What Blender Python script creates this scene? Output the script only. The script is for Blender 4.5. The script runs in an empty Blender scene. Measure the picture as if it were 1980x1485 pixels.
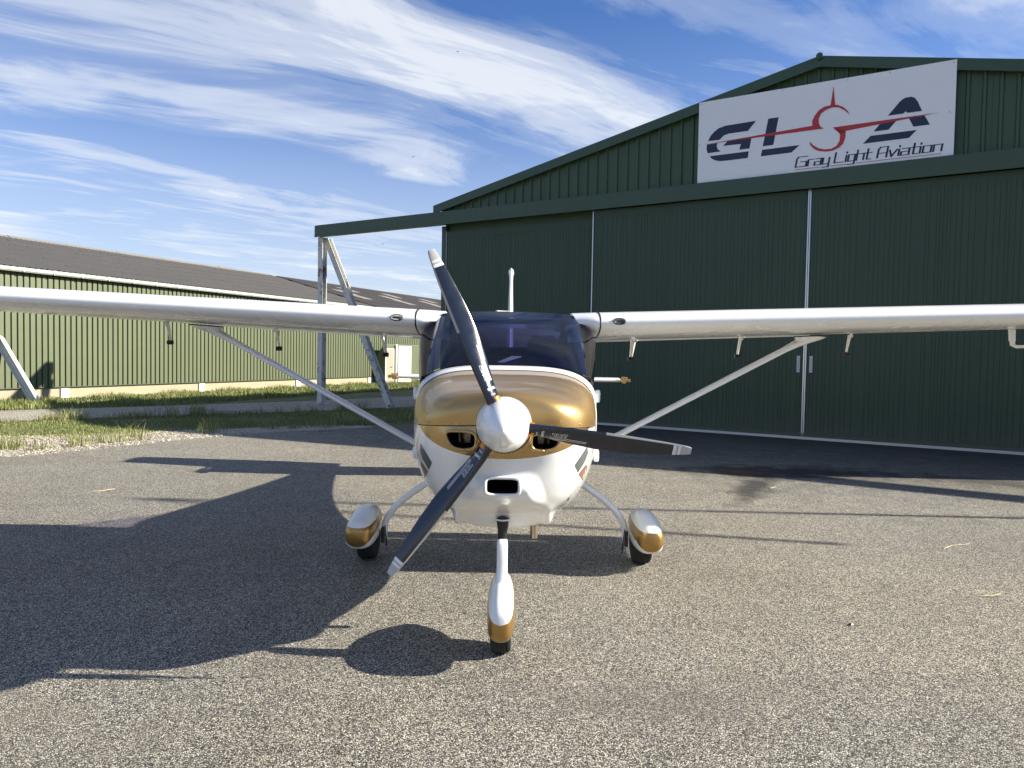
import bpy, bmesh, math, random
from mathutils import Vector, Matrix
from mathutils.geometry import tessellate_polygon
from mathutils.bvhtree import BVHTree
random.seed(7)
R = math.radians
S = bpy.context.scene
COL = S.collection

# ------------------------------------------------------------------ camera
CAMZ = 1.55
F = 1487.0                     # focal length in photo pixels (1980 wide)
cam = bpy.data.cameras.new('camera'); co = bpy.data.objects.new('camera', cam); COL.objects.link(co)
cam.sensor_fit = 'HORIZONTAL'; cam.sensor_width = 36.0; cam.lens = 36.0 * F / 1980.0
cam.clip_start = 0.05; cam.clip_end = 6000
PITCH, ROLL = R(2.2), R(1.0)
fw = Vector((0, math.cos(PITCH), -math.sin(PITCH)))
r0 = Vector((1, 0, 0)); u0 = r0.cross(fw)
rt = r0 * math.cos(ROLL) + u0 * math.sin(ROLL)
up = u0 * math.cos(ROLL) - r0 * math.sin(ROLL)
m = Matrix((rt, up, -fw)).transposed().to_4x4(); m.translation = (0, 0, CAMZ)
co.matrix_world = m
S.camera = co

def at(px, py, Y):
    """world point at distance Y seen at a pixel of the 1980x1485 photograph"""
    d = fw + rt * ((px - 990) / F) - up * ((py - 742.5) / F)
    return Vector((0, 0, CAMZ)) + d * (Y / d.y)

# ------------------------------------------------------------------ world and sun
SUN_EL, SUN_AZ = R(27.2), R(91.4)        # azimuth clockwise from +Y (the viewing direction)
w = bpy.data.worlds.new('World'); S.world = w; w.use_nodes = True
nt = w.node_tree; nt.nodes.clear()
def N(t, typ, **kw):
    n = t.nodes.new(typ)
    for k, v in kw.items():
        if k.startswith('i_'):
            key = k[2:]
            key = int(key) if key.isdigit() else key.replace('_', ' ')
            n.inputs[key].default_value = v
        else: setattr(n, k, v)
    return n
def L(t, a, b): t.links.new(a, b)
def MA(t, op, a, b=None, c=None, clamp=False):
    n = t.nodes.new('ShaderNodeMath'); n.operation = op; n.use_clamp = clamp
    for i, v in enumerate((a, b, c)):
        if v is None: continue
        if isinstance(v, (int, float)): n.inputs[i].default_value = v
        else: t.links.new(v, n.inputs[i])
    return n.outputs[0]
def ramp(t, fac, stops, interp='LINEAR'):
    n = t.nodes.new('ShaderNodeValToRGB'); cr = n.color_ramp; cr.interpolation = interp
    while len(cr.elements) < len(stops): cr.elements.new(0.5)
    for e, (p, c) in zip(cr.elements, stops):
        e.position = p; e.color = (c, c, c, 1) if isinstance(c, (int, float)) else (*c, 1)
    t.links.new(fac, n.inputs[0]); return n.outputs[0]
def mixc(t, fac, a, b, mode='MIX'):
    n = t.nodes.new('ShaderNodeMix'); n.data_type = 'RGBA'; n.blend_type = mode
    for i, v in ((0, fac), (6, a), (7, b)):
        if isinstance(v, (int, float)): n.inputs[i].default_value = v
        elif isinstance(v, tuple): n.inputs[i].default_value = (*v, 1)
        else: t.links.new(v, n.inputs[i])
    return n.outputs[2]

sky = N(nt, 'ShaderNodeTexSky', sky_type='NISHITA', sun_disc=False, sun_elevation=SUN_EL, sun_rotation=SUN_AZ,
        altitude=200, air_density=1.0, dust_density=0.6, ozone_density=2.2)
tc = N(nt, 'ShaderNodeTexCoord')
sp = N(nt, 'ShaderNodeSeparateXYZ'); L(nt, tc.outputs['Generated'], sp.inputs[0])
zz = MA(nt, 'ADD', MA(nt, 'MAXIMUM', sp.outputs[2], 0.0), 0.03)
px_ = MA(nt, 'DIVIDE', sp.outputs[0], zz); py_ = MA(nt, 'DIVIDE', sp.outputs[1], zz)
# along / across the wind direction of the cirrus
al = MA(nt, 'ADD', MA(nt, 'MULTIPLY', px_, 0.78), MA(nt, 'MULTIPLY', py_, 0.63))
ac = MA(nt, 'ADD', MA(nt, 'MULTIPLY', px_, -0.63), MA(nt, 'MULTIPLY', py_, 0.78))
def vec(x, y, z=0.0):
    n = N(nt, 'ShaderNodeCombineXYZ')
    for i, v in enumerate((x, y, z)):
        if isinstance(v, (int, float)): n.inputs[i].default_value = v
        else: L(nt, v, n.inputs[i])
    return n.outputs[0]
def noise(t, v, scale, detail=6, rough=0.6, dist=0.0):
    n = N(t, 'ShaderNodeTexNoise'); n.inputs['Scale'].default_value = scale; n.inputs['Detail'].default_value = detail
    n.inputs['Roughness'].default_value = rough; n.inputs['Distortion'].default_value = dist
    L(t, v, n.inputs['Vector']); return n.outputs['Fac']
big = noise(nt, vec(al, ac, 3.1), 0.42, 3, 0.5)
warp = MA(nt, 'ADD', ac, MA(nt, 'MULTIPLY', MA(nt, 'SUBTRACT', big, 0.5), 1.1))
fine = noise(nt, vec(MA(nt, 'MULTIPLY', al, 0.75), MA(nt, 'MULTIPLY', warp, 1.25), 1.7), 1.25, 9, 0.58, 0.5)
fib = noise(nt, vec(MA(nt, 'MULTIPLY', al, 0.6), MA(nt, 'MULTIPLY', warp, 3.2), 8.2), 1.4, 8, 0.62, 0.6)
prof = ramp(nt, MA(nt, 'DIVIDE', warp, 8.0), [(0.0, .40), (1.15/8, .62), (1.5/8, .22), (1.66/8, .30), (1.82/8, .92), (2.35/8, .88), (2.55/8, .40), (2.8/8, .30),
             (3.05/8, .62), (3.3/8, .58), (3.6/8, .32), (4.0/8, .60), (4.6/8, .74), (5.3/8, .66), (6.2/8, .8), (1.0, .7)])
dens = MA(nt, 'ADD', MA(nt, 'MULTIPLY', prof, 0.95), MA(nt, 'ADD', MA(nt, 'MULTIPLY', MA(nt, 'SUBTRACT', fine, 0.5), 1.7), MA(nt, 'MULTIPLY', MA(nt, 'SUBTRACT', fib, 0.5), 0.95)))
cov = ramp(nt, dens, [(0.18, 0.0), (0.46, 0.20), (0.80, 0.58), (1.1, 0.84)], 'EASE')
hzn = ramp(nt, sp.outputs[2], [(0.0, 0.75), (0.10, 0.50), (0.26, 0.12), (0.4, 0.0)])
cov2 = MA(nt, 'MAXIMUM', cov, hzn)
skyt = mixc(nt, 1.0, sky.outputs[0], (0.56, 0.80, 1.20), 'MULTIPLY')
cl = mixc(nt, cov2, skyt, (6.9, 7.2, 7.6))
bg = N(nt, 'ShaderNodeBackground', i_Strength=0.058); L(nt, cl, bg.inputs[0])
wo = N(nt, 'ShaderNodeOutputWorld'); L(nt, bg.outputs[0], wo.inputs[0])

sl = bpy.data.lights.new('sun', 'SUN'); sl.energy = 5.0; sl.angle = R(0.53); sl.color = (1.0, 0.93, 0.80)
so = bpy.data.objects.new('sun', sl); COL.objects.link(so)
sd = Vector((math.sin(SUN_AZ) * math.cos(SUN_EL), math.cos(SUN_AZ) * math.cos(SUN_EL), math.sin(SUN_EL)))
so.rotation_euler = sd.to_track_quat('Z', 'Y').to_euler(); so.location = (30, 0, 30)
S.view_settings.view_transform = 'Standard'; S.view_settings.look = 'None'
S.view_settings.exposure = 1.22; S.view_settings.gamma = 1.0; S.view_settings.use_curve_mapping = False
S.render.engine = 'CYCLES'; S.cycles.max_bounces = 8; S.cycles.transparent_max_bounces = 12

# ------------------------------------------------------------------ helpers
def tag(o, label=None, cat=None, group=None, kind=None):
    if label: o['label'] = label
    if cat: o['category'] = cat
    if group: o['group'] = group
    if kind: o['kind'] = kind
    return o
ROOTS = {}
def mesh(name, V, Fc, mat=None, parent=None, smooth=False, sharp=40, mi=None):
    me = bpy.data.meshes.new(name); me.from_pydata([tuple(v) for v in V], [], Fc); me.update()
    mats = mat if isinstance(mat, (list, tuple)) else [mat]
    for q in mats:
        if q: me.materials.append(q)
    if mi: me.polygons.foreach_set('material_index', mi)
    if smooth:
        me.polygons.foreach_set('use_smooth', [True] * len(me.polygons))
        me.set_sharp_from_angle(angle=R(sharp))
    return link(name, me, parent)
def link(name, me, parent=None):
    o = bpy.data.objects.new(name, me); COL.objects.link(o)
    if parent:
        o.parent = parent
        if parent.name in ROOTS: o.matrix_parent_inverse = ROOTS[parent.name]
    return o
def empty(name, loc, label, cat, group=None, rz=0):
    o = bpy.data.objects.new(name, None); COL.objects.link(o); o.location = loc; o.rotation_euler.z = rz
    o.empty_display_size = .2
    ROOTS[o.name] = (Matrix.Translation(loc) @ Matrix.Rotation(rz, 4, 'Z')).inverted()
    return tag(o, label, cat, group)
class MB:
    def __init__(s): s.v = []; s.f = []
    def add(s, V, Fc):
        n = len(s.v); s.v += [Vector(q) for q in V]; s.f += [tuple(i + n for i in f) for f in Fc]; return s
    def box(s, lo, hi, M=None):
        V = [Vector((x, y, z)) for x in (lo[0], hi[0]) for y in (lo[1], hi[1]) for z in (lo[2], hi[2])]
        if M: V = [M @ q for q in V]
        return s.add(V, [(0, 1, 3, 2), (4, 6, 7, 5), (0, 4, 5, 1), (2, 3, 7, 6), (0, 2, 6, 4), (1, 5, 7, 3)])
    def prism(s, prof, p0, p1, side, upv):
        """profile [(a,b)] swept from p0 to p1, a along side, b along upv"""
        n = len(prof); V = [Vector(p) + Vector(side) * a + Vector(upv) * b for p in (p0, p1) for a, b in prof]
        Fc = [(i, (i + 1) % n, n + (i + 1) % n, n + i) for i in range(n)]
        return s.add(V, Fc + [tuple(range(n))[::-1], tuple(range(n, 2 * n))])
    def tube(s, pts, rad, n=10, cap=True, flat=1.0):
        pts = [Vector(p) for p in pts]; k = len(pts); rr = rad if isinstance(rad, (list, tuple)) else [rad] * k
        V = []; prev = None
        for i, p in enumerate(pts):
            t = (pts[min(i + 1, k - 1)] - pts[max(i - 1, 0)]).normalized()
            a = t.cross(Vector((0, 1, 0)) if abs(t.y) < .9 else Vector((0, 0, 1))).normalized()
            if prev is not None and a.dot(prev) < 0: a = -a
            prev = a; b = t.cross(a)
            V += [p + a * math.cos(6.28318 * j / n) * rr[i] + b * math.sin(6.28318 * j / n) * rr[i] * flat for j in range(n)]
        Fc = [(i * n + j, i * n + (j + 1) % n, (i + 1) * n + (j + 1) % n, (i + 1) * n + j) for i in range(k - 1) for j in range(n)]
        if cap: Fc += [tuple(range(n))[::-1], tuple(range((k - 1) * n, k * n))]
        return s.add(V, Fc)
    def build(s, name, mat, parent=None, smooth=False, sharp=40): 
        o = mesh(name, s.v, s.f, mat, parent, smooth, sharp)
        return o
def loft(rings, closed=True, cap0=False, cap1=False):
    n = len(rings[0]); V = [q for r in rings for q in r]; Fc = []
    m_ = n if closed else n - 1
    for i in range(len(rings) - 1):
        for j in range(m_):
            Fc.append((i * n + j, i * n + (j + 1) % n, (i + 1) * n + (j + 1) % n, (i + 1) * n + j))
    if cap0: Fc.append(tuple(range(n))[::-1])
    if cap1: Fc.append(tuple(range((len(rings) - 1) * n, len(rings) * n)))
    return V, Fc
def fixn(o):
    bm = bmesh.new(); bm.from_mesh(o.data); bmesh.ops.recalc_face_normals(bm, faces=bm.faces); bm.to_mesh(o.data); bm.free(); return o
def lerp(a, b, t): return a + (b - a) * t
def sst(x): x = max(0, min(1, x)); return x * x * (3 - 2 * x)

# ------------------------------------------------------------------ materials
def mat(name, col, rough=.5, metal=0, coat=0, spec=.5, bump=None, var=None, aniso=0):
    """bump=(scale,strength,distance); var=(scale,amount) colour mottling in object space"""
    q = bpy.data.materials.new(name); q.use_nodes = True; t = q.node_tree; b = t.nodes['Principled BSDF']
    b.inputs['Base Color'].default_value = (*col, 1); b.inputs['Roughness'].default_value = rough
    b.inputs['Metallic'].default_value = metal; b.inputs['Coat Weight'].default_value = coat
    b.inputs['Coat Roughness'].default_value = .04; b.inputs['Specular IOR Level'].default_value = spec
    c = N(t, 'ShaderNodeTexCoord')
    if var:
        f = noise(t, c.outputs['Object'], var[0], 6, .65)
        f2 = noise(t, c.outputs['Object'], var[0] * 9, 4, .6)
        g = MA(t, 'ADD', MA(t, 'MULTIPLY', MA(t, 'SUBTRACT', f, .5), var[1] * 2), MA(t, 'MULTIPLY', MA(t, 'SUBTRACT', f2, .5), var[1]))
        k = MA(t, 'ADD', g, 1.0)
        vv = N(t, 'ShaderNodeVectorMath', operation='SCALE'); vv.inputs[0].default_value = col; L(t, k, vv.inputs['Scale'])
        L(t, vv.outputs[0], b.inputs['Base Color'])
        L(t, MA(t, 'ADD', MA(t, 'MULTIPLY', MA(t, 'SUBTRACT', f, .5), .3), rough, clamp=True), b.inputs['Roughness'])
    if bump:
        f = noise(t, c.outputs['Object'], bump[0], 5, .6)
        bn = N(t, 'ShaderNodeBump', i_Strength=bump[1], i_Distance=bump[2]); L(t, f, bn.inputs['Height']); L(t, bn.outputs[0], b.inputs['Normal'])
    return q
white = mat('white_gelcoat', (.84, .84, .82), .26, coat=.4, var=(3, .03))
gold = mat('gold_metallic_paint', (.47, .305, .115), .33, metal=.75, coat=.35)
black = mat('black_plastic', (.012, .012, .013), .45)
rubber = mat('tyre_rubber', (.018, .018, .019), .8, bump=(300, .3, .001))
navy = mat('blade_black', (.010, .013, .022), .22, coat=.5, var=(20, .15))
guard = mat('blade_grey_guard', (.36, .35, .33), .3, metal=.3)
tipw = mat('blade_white', (.75, .75, .74), .3, coat=.3)
tipg = mat('blade_tip_grey', (.42, .42, .40), .3, coat=.3)
orange = mat('anodised_orange', (.80, .27, .02), .25, metal=.5)
steelp = mat('white_steel_paint', (.62, .62, .58), .5, var=(5, .14))
darkin = mat('dark_interior', (.02, .02, .024), .8)
seatm = mat('lavender_seat', (.40, .36, .44), .8, bump=(60, .3, .002))
alu = mat('aluminium', (.55, .56, .57), .35, metal=.9)
exh = mat('exhaust_steel', (.42, .33, .25), .3, metal=.9, var=(30, .2))
brown = mat('brown_vinyl', (.25, .115, .055), .35, coat=.4)
greyv = mat('grey_vinyl', (.10, .11, .11), .35, coat=.4)
bronze = mat('gold_tip', (.50, .31, .10), .3, metal=.6, coat=.5)
meshm = mat('dark_grille', (.05, .05, .055), .35, metal=.5)

def glass(name, tint, refl=1.0):
    q = bpy.data.materials.new(name); q.use_nodes = True; t = q.node_tree; t.nodes.clear()
    tr = N(t, 'ShaderNodeBsdfTransparent', i_Color=(*tint, 1)); gl = N(t, 'ShaderNodeBsdfGlossy', i_Roughness=.015)
    fr = N(t, 'ShaderNodeFresnel', i_IOR=1.5); mx = N(t, 'ShaderNodeMixShader')
    L(t, MA(t, 'MULTIPLY', fr.outputs[0], refl, clamp=True), mx.inputs[0]); L(t, tr.outputs[0], mx.inputs[1]); L(t, gl.outputs[0], mx.inputs[2])
    o = N(t, 'ShaderNodeOutputMaterial'); L(t, mx.outputs[0], o.inputs[0]); return q
wglass = glass('tinted_windshield', (.085, .10, .26), 1.5)
sglass = glass('smoked_side_glass', (.26, .20, .40), .3)

# painted steel cladding with weather streaks
def cladmat(name, col, rough=.45):
    q = bpy.data.materials.new(name); q.use_nodes = True; t = q.node_tree; b = t.nodes['Principled BSDF']
    g = N(t, 'ShaderNodeNewGeometry'); s_ = N(t, 'ShaderNodeSeparateXYZ'); L(t, g.outputs['Position'], s_.inputs[0])
    v = N(t, 'ShaderNodeCombineXYZ'); L(t, MA(t, 'MULTIPLY', s_.outputs[0], 7), v.inputs[0]); L(t, MA(t, 'MULTIPLY', s_.outputs[1], 7), v.inputs[1]); L(t, MA(t, 'MULTIPLY', s_.outputs[2], .35), v.inputs[2])
    f = noise(t, v.outputs[0], 1.0, 6, .6); f2 = noise(t, g.outputs['Position'], .8, 5, .6)
    k = MA(t, 'ADD', MA(t, 'ADD', MA(t, 'MULTIPLY', f, .26), MA(t, 'MULTIPLY', f2, .22)), .76)
    vv = N(t, 'ShaderNodeVectorMath', operation='SCALE'); vv.inputs[0].default_value = col; L(t, k, vv.inputs['Scale'])
    dz = MA(t, 'ADD', s_.outputs[2], MA(t, 'MULTIPLY', MA(t, 'SUBTRACT', f, .5), .9))
    cc = mixc(t, ramp(t, dz, [(.05, .45), (.55, 0)]), vv.outputs[0], (.10, .095, .07))
    cc = mixc(t, ramp(t, noise(t, g.outputs['Position'], 5, 7, .75), [(.62, 0), (.75, .25)]), cc, (.12, .12, .10))
    L(t, cc, b.inputs['Base Color']); b.inputs['Roughness'].default_value = rough
    f3 = noise(t, g.outputs['Position'], 2.2, 3, .5); bn = N(t, 'ShaderNodeBump', i_Strength=.25, i_Distance=.02); L(t, f3, bn.inputs['Height']); L(t, bn.outputs[0], b.inputs['Normal'])
    return q
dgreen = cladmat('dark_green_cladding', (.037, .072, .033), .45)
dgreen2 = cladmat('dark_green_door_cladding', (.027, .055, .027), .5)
dtrim = cladmat('dark_green_trim', (.033, .066, .034), .4)
lgreen = cladmat('sage_green_cladding', (.098, .116, .058), .5)
roofm = cladmat('grey_fibre_cement', (.105, .098, .092), .85)
roofd = cladmat('dark_fibre_cement', (.055, .05, .05), .85)
signm = mat('sign_white', (.76, .765, .77), .35, var=(2, .03))
ink = mat('navy_vinyl', (.010, .014, .045), .35)
redv = mat('red_vinyl', (.42, .022, .022), .35)
conc = mat('plinth_concrete', (.34, .29, .20), .9, var=(3, .15), bump=(40, .4, .004))
creamd = mat('cream_door_paint', (.62, .57, .42), .5, var=(2, .04))
guttm = mat('pale_gutter', (.48, .52, .46), .4, var=(4, .1))

def ground_mat(kind):
    q = bpy.data.materials.new(kind); q.use_nodes = True; t = q.node_tree; b = t.nodes['Principled BSDF']
    g = N(t, 'ShaderNodeNewGeometry').outputs['Position']; b.inputs['Roughness'].default_value = .85
    if kind in ('asphalt', 'path'):
        wv = N(t, 'ShaderNodeVectorMath', operation='MULTIPLY_ADD')
        nz = N(t, 'ShaderNodeTexNoise'); nz.inputs['Scale'].default_value = 60; L(t, g, nz.inputs['Vector'])
        L(t, nz.outputs['Color'], wv.inputs[0]); wv.inputs[1].default_value = (.012, .012, 0); L(t, g, wv.inputs[2])
        vo = N(t, 'ShaderNodeTexVoronoi', feature='F1'); vo.inputs['Scale'].default_value = 185; L(t, wv.outputs[0], vo.inputs['Vector'])
        vo2 = N(t, 'ShaderNodeTexVoronoi', feature='F1'); vo2.inputs['Scale'].default_value = 48; L(t, wv.outputs[0], vo2.inputs['Vector'])
        sc = N(t, 'ShaderNodeSeparateColor'); L(t, vo.outputs['Color'], sc.inputs[0])
        stone = ramp(t, sc.outputs[0], [(0, (.035, .032, .034)), (.24, (.085, .076, .066)), (.42, (.25, .218, .160)), (.75, (.43, .380, .275)), (.93, (.60, .545, .42)), (1, (.70, .67, .60))])
        gap = ramp(t, vo.outputs['Distance'], [(0.0, 1.0), (.38, .92), (.62, .22), (.9, .08)])
        c = mixc(t, 1.0, stone, gap, 'MULTIPLY')
        s2 = N(t, 'ShaderNodeSeparateColor'); L(t, vo2.outputs['Color'], s2.inputs[0])
        c = mixc(t, ramp(t, s2.outputs[1], [(.80, 0), (.92, .35)]), c, (.05, .047, .05))
        n1 = noise(t, g, .55, 6, .6); n2 = noise(t, g, 3.2, 5, .65); n3 = noise(t, g, 14, 4, .6)
        k = MA(t, 'ADD', MA(t, 'ADD', MA(t, 'MULTIPLY', n1, .75), MA(t, 'MULTIPLY', n2, .55)), MA(t, 'MULTIPLY', n3, .30))
        k = MA(t, 'MULTIPLY', MA(t, 'ADD', k, .28 if kind == 'asphalt' else .72), 1.40)
        c2 = N(t, 'ShaderNodeVectorMath', operation='SCALE'); L(t, c, c2.inputs[0]); L(t, k, c2.inputs['Scale']); c = c2.outputs[0]
        # cool grey versus warm patches
        c = mixc(t, ramp(t, noise(t, g, .35, 3, .5), [(.4, 0), (.65, .5)]), c, mixc(t, 1.0, c, (.86, .93, 1.08), 'MULTIPLY')); c = mixc(t, 1.0, c, (.985, 1.0, 1.03), 'MULTIPLY')
        if kind == 'asphalt':
            s_ = N(t, 'ShaderNodeSeparateXYZ'); L(t, g, s_.inputs[0])
            # distance to the hangar front line: hangar shadow darkened in the colour, moss and oil at the doors
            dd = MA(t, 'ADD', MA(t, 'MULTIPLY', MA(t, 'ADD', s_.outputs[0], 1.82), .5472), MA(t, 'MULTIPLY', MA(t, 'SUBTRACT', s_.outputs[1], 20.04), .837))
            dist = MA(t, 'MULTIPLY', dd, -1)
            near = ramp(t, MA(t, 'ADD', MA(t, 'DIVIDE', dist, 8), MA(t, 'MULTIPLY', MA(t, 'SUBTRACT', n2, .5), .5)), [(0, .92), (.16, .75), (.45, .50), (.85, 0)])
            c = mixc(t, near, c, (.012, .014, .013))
            moss = ramp(t, MA(t, 'ADD', MA(t, 'DIVIDE', dist, 2), MA(t, 'MULTIPLY', MA(t, 'SUBTRACT', n3, .5), 1.2)), [(.05, .7), (.5, 0)])
            c = mixc(t, moss, c, (.030, .036, .012))
            def spot(cx, cy, rx, ry, col, amt, rot=0):
                nonlocal c
                dx = MA(t, 'SUBTRACT', s_.outputs[0], cx); dy = MA(t, 'SUBTRACT', s_.outputs[1], cy)
                ca, sa = math.cos(rot), math.sin(rot)
                u = MA(t, 'DIVIDE', MA(t, 'ADD', MA(t, 'MULTIPLY', dx, ca), MA(t, 'MULTIPLY', dy, sa)), rx)
                v = MA(t, 'DIVIDE', MA(t, 'SUBTRACT', MA(t, 'MULTIPLY', dy, ca), MA(t, 'MULTIPLY', dx, sa)), ry)
                d2 = MA(t, 'SQRT', MA(t, 'ADD', MA(t, 'MULTIPLY', u, u), MA(t, 'MULTIPLY', v, v)))
                d2 = MA(t, 'ADD', d2, MA(t, 'MULTIPLY', MA(t, 'SUBTRACT', n2, .5), 1.6))
                c = mixc(t, ramp(t, d2, [(.3, amt), (1.1, 0)]), c, col)
            spot(3.9, 10.5, 1.9, .8, (.008, .008, .009), .95); spot(6.3, 9.9, 1.6, .5, (.012, .012, .012), .6, -.5)
            spot(3.2, 10.45, .6, .40, (.085, .045, .02), .75)
            spot(3.0, 9.3, .28, 1.5, (.02, .02, .018), .9, -.45)
            spot(.6, 3.4, .9, .35, (.12, .10, .09), .3)
            spot(-2.5, 3.0, 1.2, .5, (.30, .26, .19), .3)
        hb = MA(t, 'ADD', MA(t, 'MULTIPLY', vo.outputs['Distance'], -1.0), MA(t, 'MULTIPLY', sc.outputs[1], .7))
        bn = N(t, 'ShaderNodeBump', i_Strength=.85, i_Distance=.006); L(t, hb, bn.inputs['Height']); L(t, bn.outputs[0], b.inputs['Normal'])
    elif kind == 'grass_soil':
        n1 = noise(t, g, 1.3, 6, .65); n2 = noise(t, g, 22, 5, .7)
        c = ramp(t, n1, [(.3, (.075, .095, .026)), (.55, (.14, .15, .045)), (.72, (.23, .20, .10))])
        c = mixc(t, .6, c, ramp(t, n2, [(.25, .25), (.7, 1.0)]), 'MULTIPLY')
        bn = N(t, 'ShaderNodeBump', i_Strength=.7, i_Distance=.04); L(t, n2, bn.inputs['Height']); L(t, bn.outputs[0], b.inputs['Normal'])
    elif kind == 'gravel_soil':
        vo = N(t, 'ShaderNodeTexVoronoi'); vo.inputs['Scale'].default_value = 26; L(t, g, vo.inputs['Vector'])
        sc = N(t, 'ShaderNodeSeparateColor'); L(t, vo.outputs['Color'], sc.inputs[0])
        c = ramp(t, sc.outputs[0], [(0, (.16, .13, .09)), (.6, (.33, .28, .2)), (1, (.5, .45, .36))])
        bn = N(t, 'ShaderNodeBump', i_Strength=.8, i_Distance=.02); L(t, vo.outputs['Distance'], bn.inputs['Height']); L(t, bn.outputs[0], b.inputs['Normal'])
    L(t, c, b.inputs['Base Color']); return q
asph, pathm, gsoil, gravs = [ground_mat(k) for k in ('asphalt', 'path', 'grass_soil', 'gravel_soil')]

# ------------------------------------------------------------------ ground
def sheet(name, pts, z, mt):
    o = mesh(name, [(x, y, z) for x, y in pts], [tuple(range(len(pts)))], mt); tag(o, kind='structure'); return o
sheet('ground', [(-1500, -1500), (1500, -1500), (1500, 3000), (-1500, 3000)], -.008, gsoil)
random.seed(3)
edge = [(-30, 7.6), (-18, 9.1), (-12, 9.9), (-9.2, 10.35), (-7.2, 10.9), (-6.8, 11.4), (-6.3, 12.5), (-5.9, 13.3), (-5.2, 14.1), (-4.0, 15.0), (-2.9, 15.9), (-1.9, 17.0), (-1.2, 18.9)]
ed = []
for (a, b), (c, d) in zip(edge[:-1], edge[1:]):
    k = max(2, int(math.hypot(c - a, d - b) / .22))
    for i in range(k): ed.append((lerp(a, c, i / k) + random.uniform(-.06, .06), lerp(b, d, i / k) + random.uniform(-.06, .06)))
apron = [(-60, -60), (60, -60), (60, -18.8)] + [(26, -1.5), (-1.2 + .52 * 12, 18.9 + .853 * 12)] + ed[::-1] + [(-60, 4)]
apron = [(-60, -60), (60, -60), (60, -14), (-1.3, 20.2)] + ed[::-1] + [(-60, 4)]
sheet('asphalt_apron', apron, 0.0, asph)
gp = [(-14, 9.8), (-9.2, 10.0), (-7.0, 10.6), (-6.3, 11.6), (-5.6, 13.1), (-4.6, 14.4), (-3.0, 15.6), (-2.6, 16.2), (-4.2, 15.9), (-5.6, 15.0), (-7.1, 13.9), (-8.6, 13.2), (-10.6, 12.3), (-14, 11.4)]
sheet('gravel_patch', gp, -.004, gravs)
pp = [(-30, 3.0), (-18, 9.9), (-12.3, 14.3), (-10.4, 15.8), (-8.0, 17.7), (-5.6, 19.5), (-3.6, 21.4), (4, 29), (8, 33), (3, 36), (-3.9, 27.0), (-6.2, 23.9), (-9.2, 20.9), (-12.4, 18.1), (-20, 13.0), (-30, 6.5)]
sheet('concrete_path', pp, -.002, pathm)

def in_poly(x, y, P):
    c = False; j = len(P) - 1
    for i in range(len(P)):
        if (P[i][1] > y) != (P[j][1] > y) and x < (P[j][0] - P[i][0]) * (y - P[i][1]) / (P[j][1] - P[i][1]) + P[i][0]: c = not c
        j = i
    return c

# ------------------------------------------------------------------ main hangar
HD = Vector((.8370, -.5472, 0)); HN = Vector((-.5472, -.8370, 0))      # along the front; outward normal (towards the camera)
H0 = Vector((-1.82, 20.04, 0)); HW = 18.32; EAVE = 5.38; PEAK = 7.31; DEEP = 22
def hp(t, n, z): return H0 + HD * t + HN * n + Vector((0, 0, z))
hangar = empty('aircraft_hangar', tuple(hp(HW / 2, 0, 0)), 'large dark green metal hangar with four tall sliding doors and a low gabled roof', 'hangar')
def roofz(t): return lerp(EAVE, PEAK, t / (HW / 2)) if t < HW / 2 else lerp(PEAK, EAVE, (t - HW / 2) / (HW / 2))
def ribprof(x0, x1, pitch, rw, rd, slope=.02, base=0.0, inv=False, shift=0.0):
    """points (t, out) of a ribbed sheet"""
    pts = [(x0, base)]; k = math.floor((x0 - shift) / pitch)
    while True:
        c = k * pitch + shift + pitch / 2; k += 1
        if c - rw / 2 - slope < x0: continue
        if c + rw / 2 + slope > x1: break
        pts += [(c - rw / 2 - slope, base), (c - rw / 2, base + rd), (c + rw / 2, base + rd), (c + rw / 2 + slope, base)]
    pts.append((x1, base)); return pts
def hsheet(name, prof, z0, z1f, mt, parent, P=hp):
    n = len(prof); V = [P(t, o, z0) for t, o in prof] + [P(t, o, z1f(t)) for t, o in prof]
    return mesh(name, V, [(i, i + 1, n + i + 1, n + i) for i in range(n - 1)], mt, parent)
# gable cladding, sheet by sheet (each about a metre wide)
t = 0.0
while t < HW - .01:
    t1 = min(t + 1.0, HW); pts = ribprof(t, t1 - .006, .25, .045, .035, .018)
    if t < HW / 2 < t1:
        pts = sorted(pts + [(HW / 2, 0.0)])
    hsheet('gable_sheet', pts, 5.02, lambda q: roofz(q) - .02, dgreen, hangar); t = t1
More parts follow.
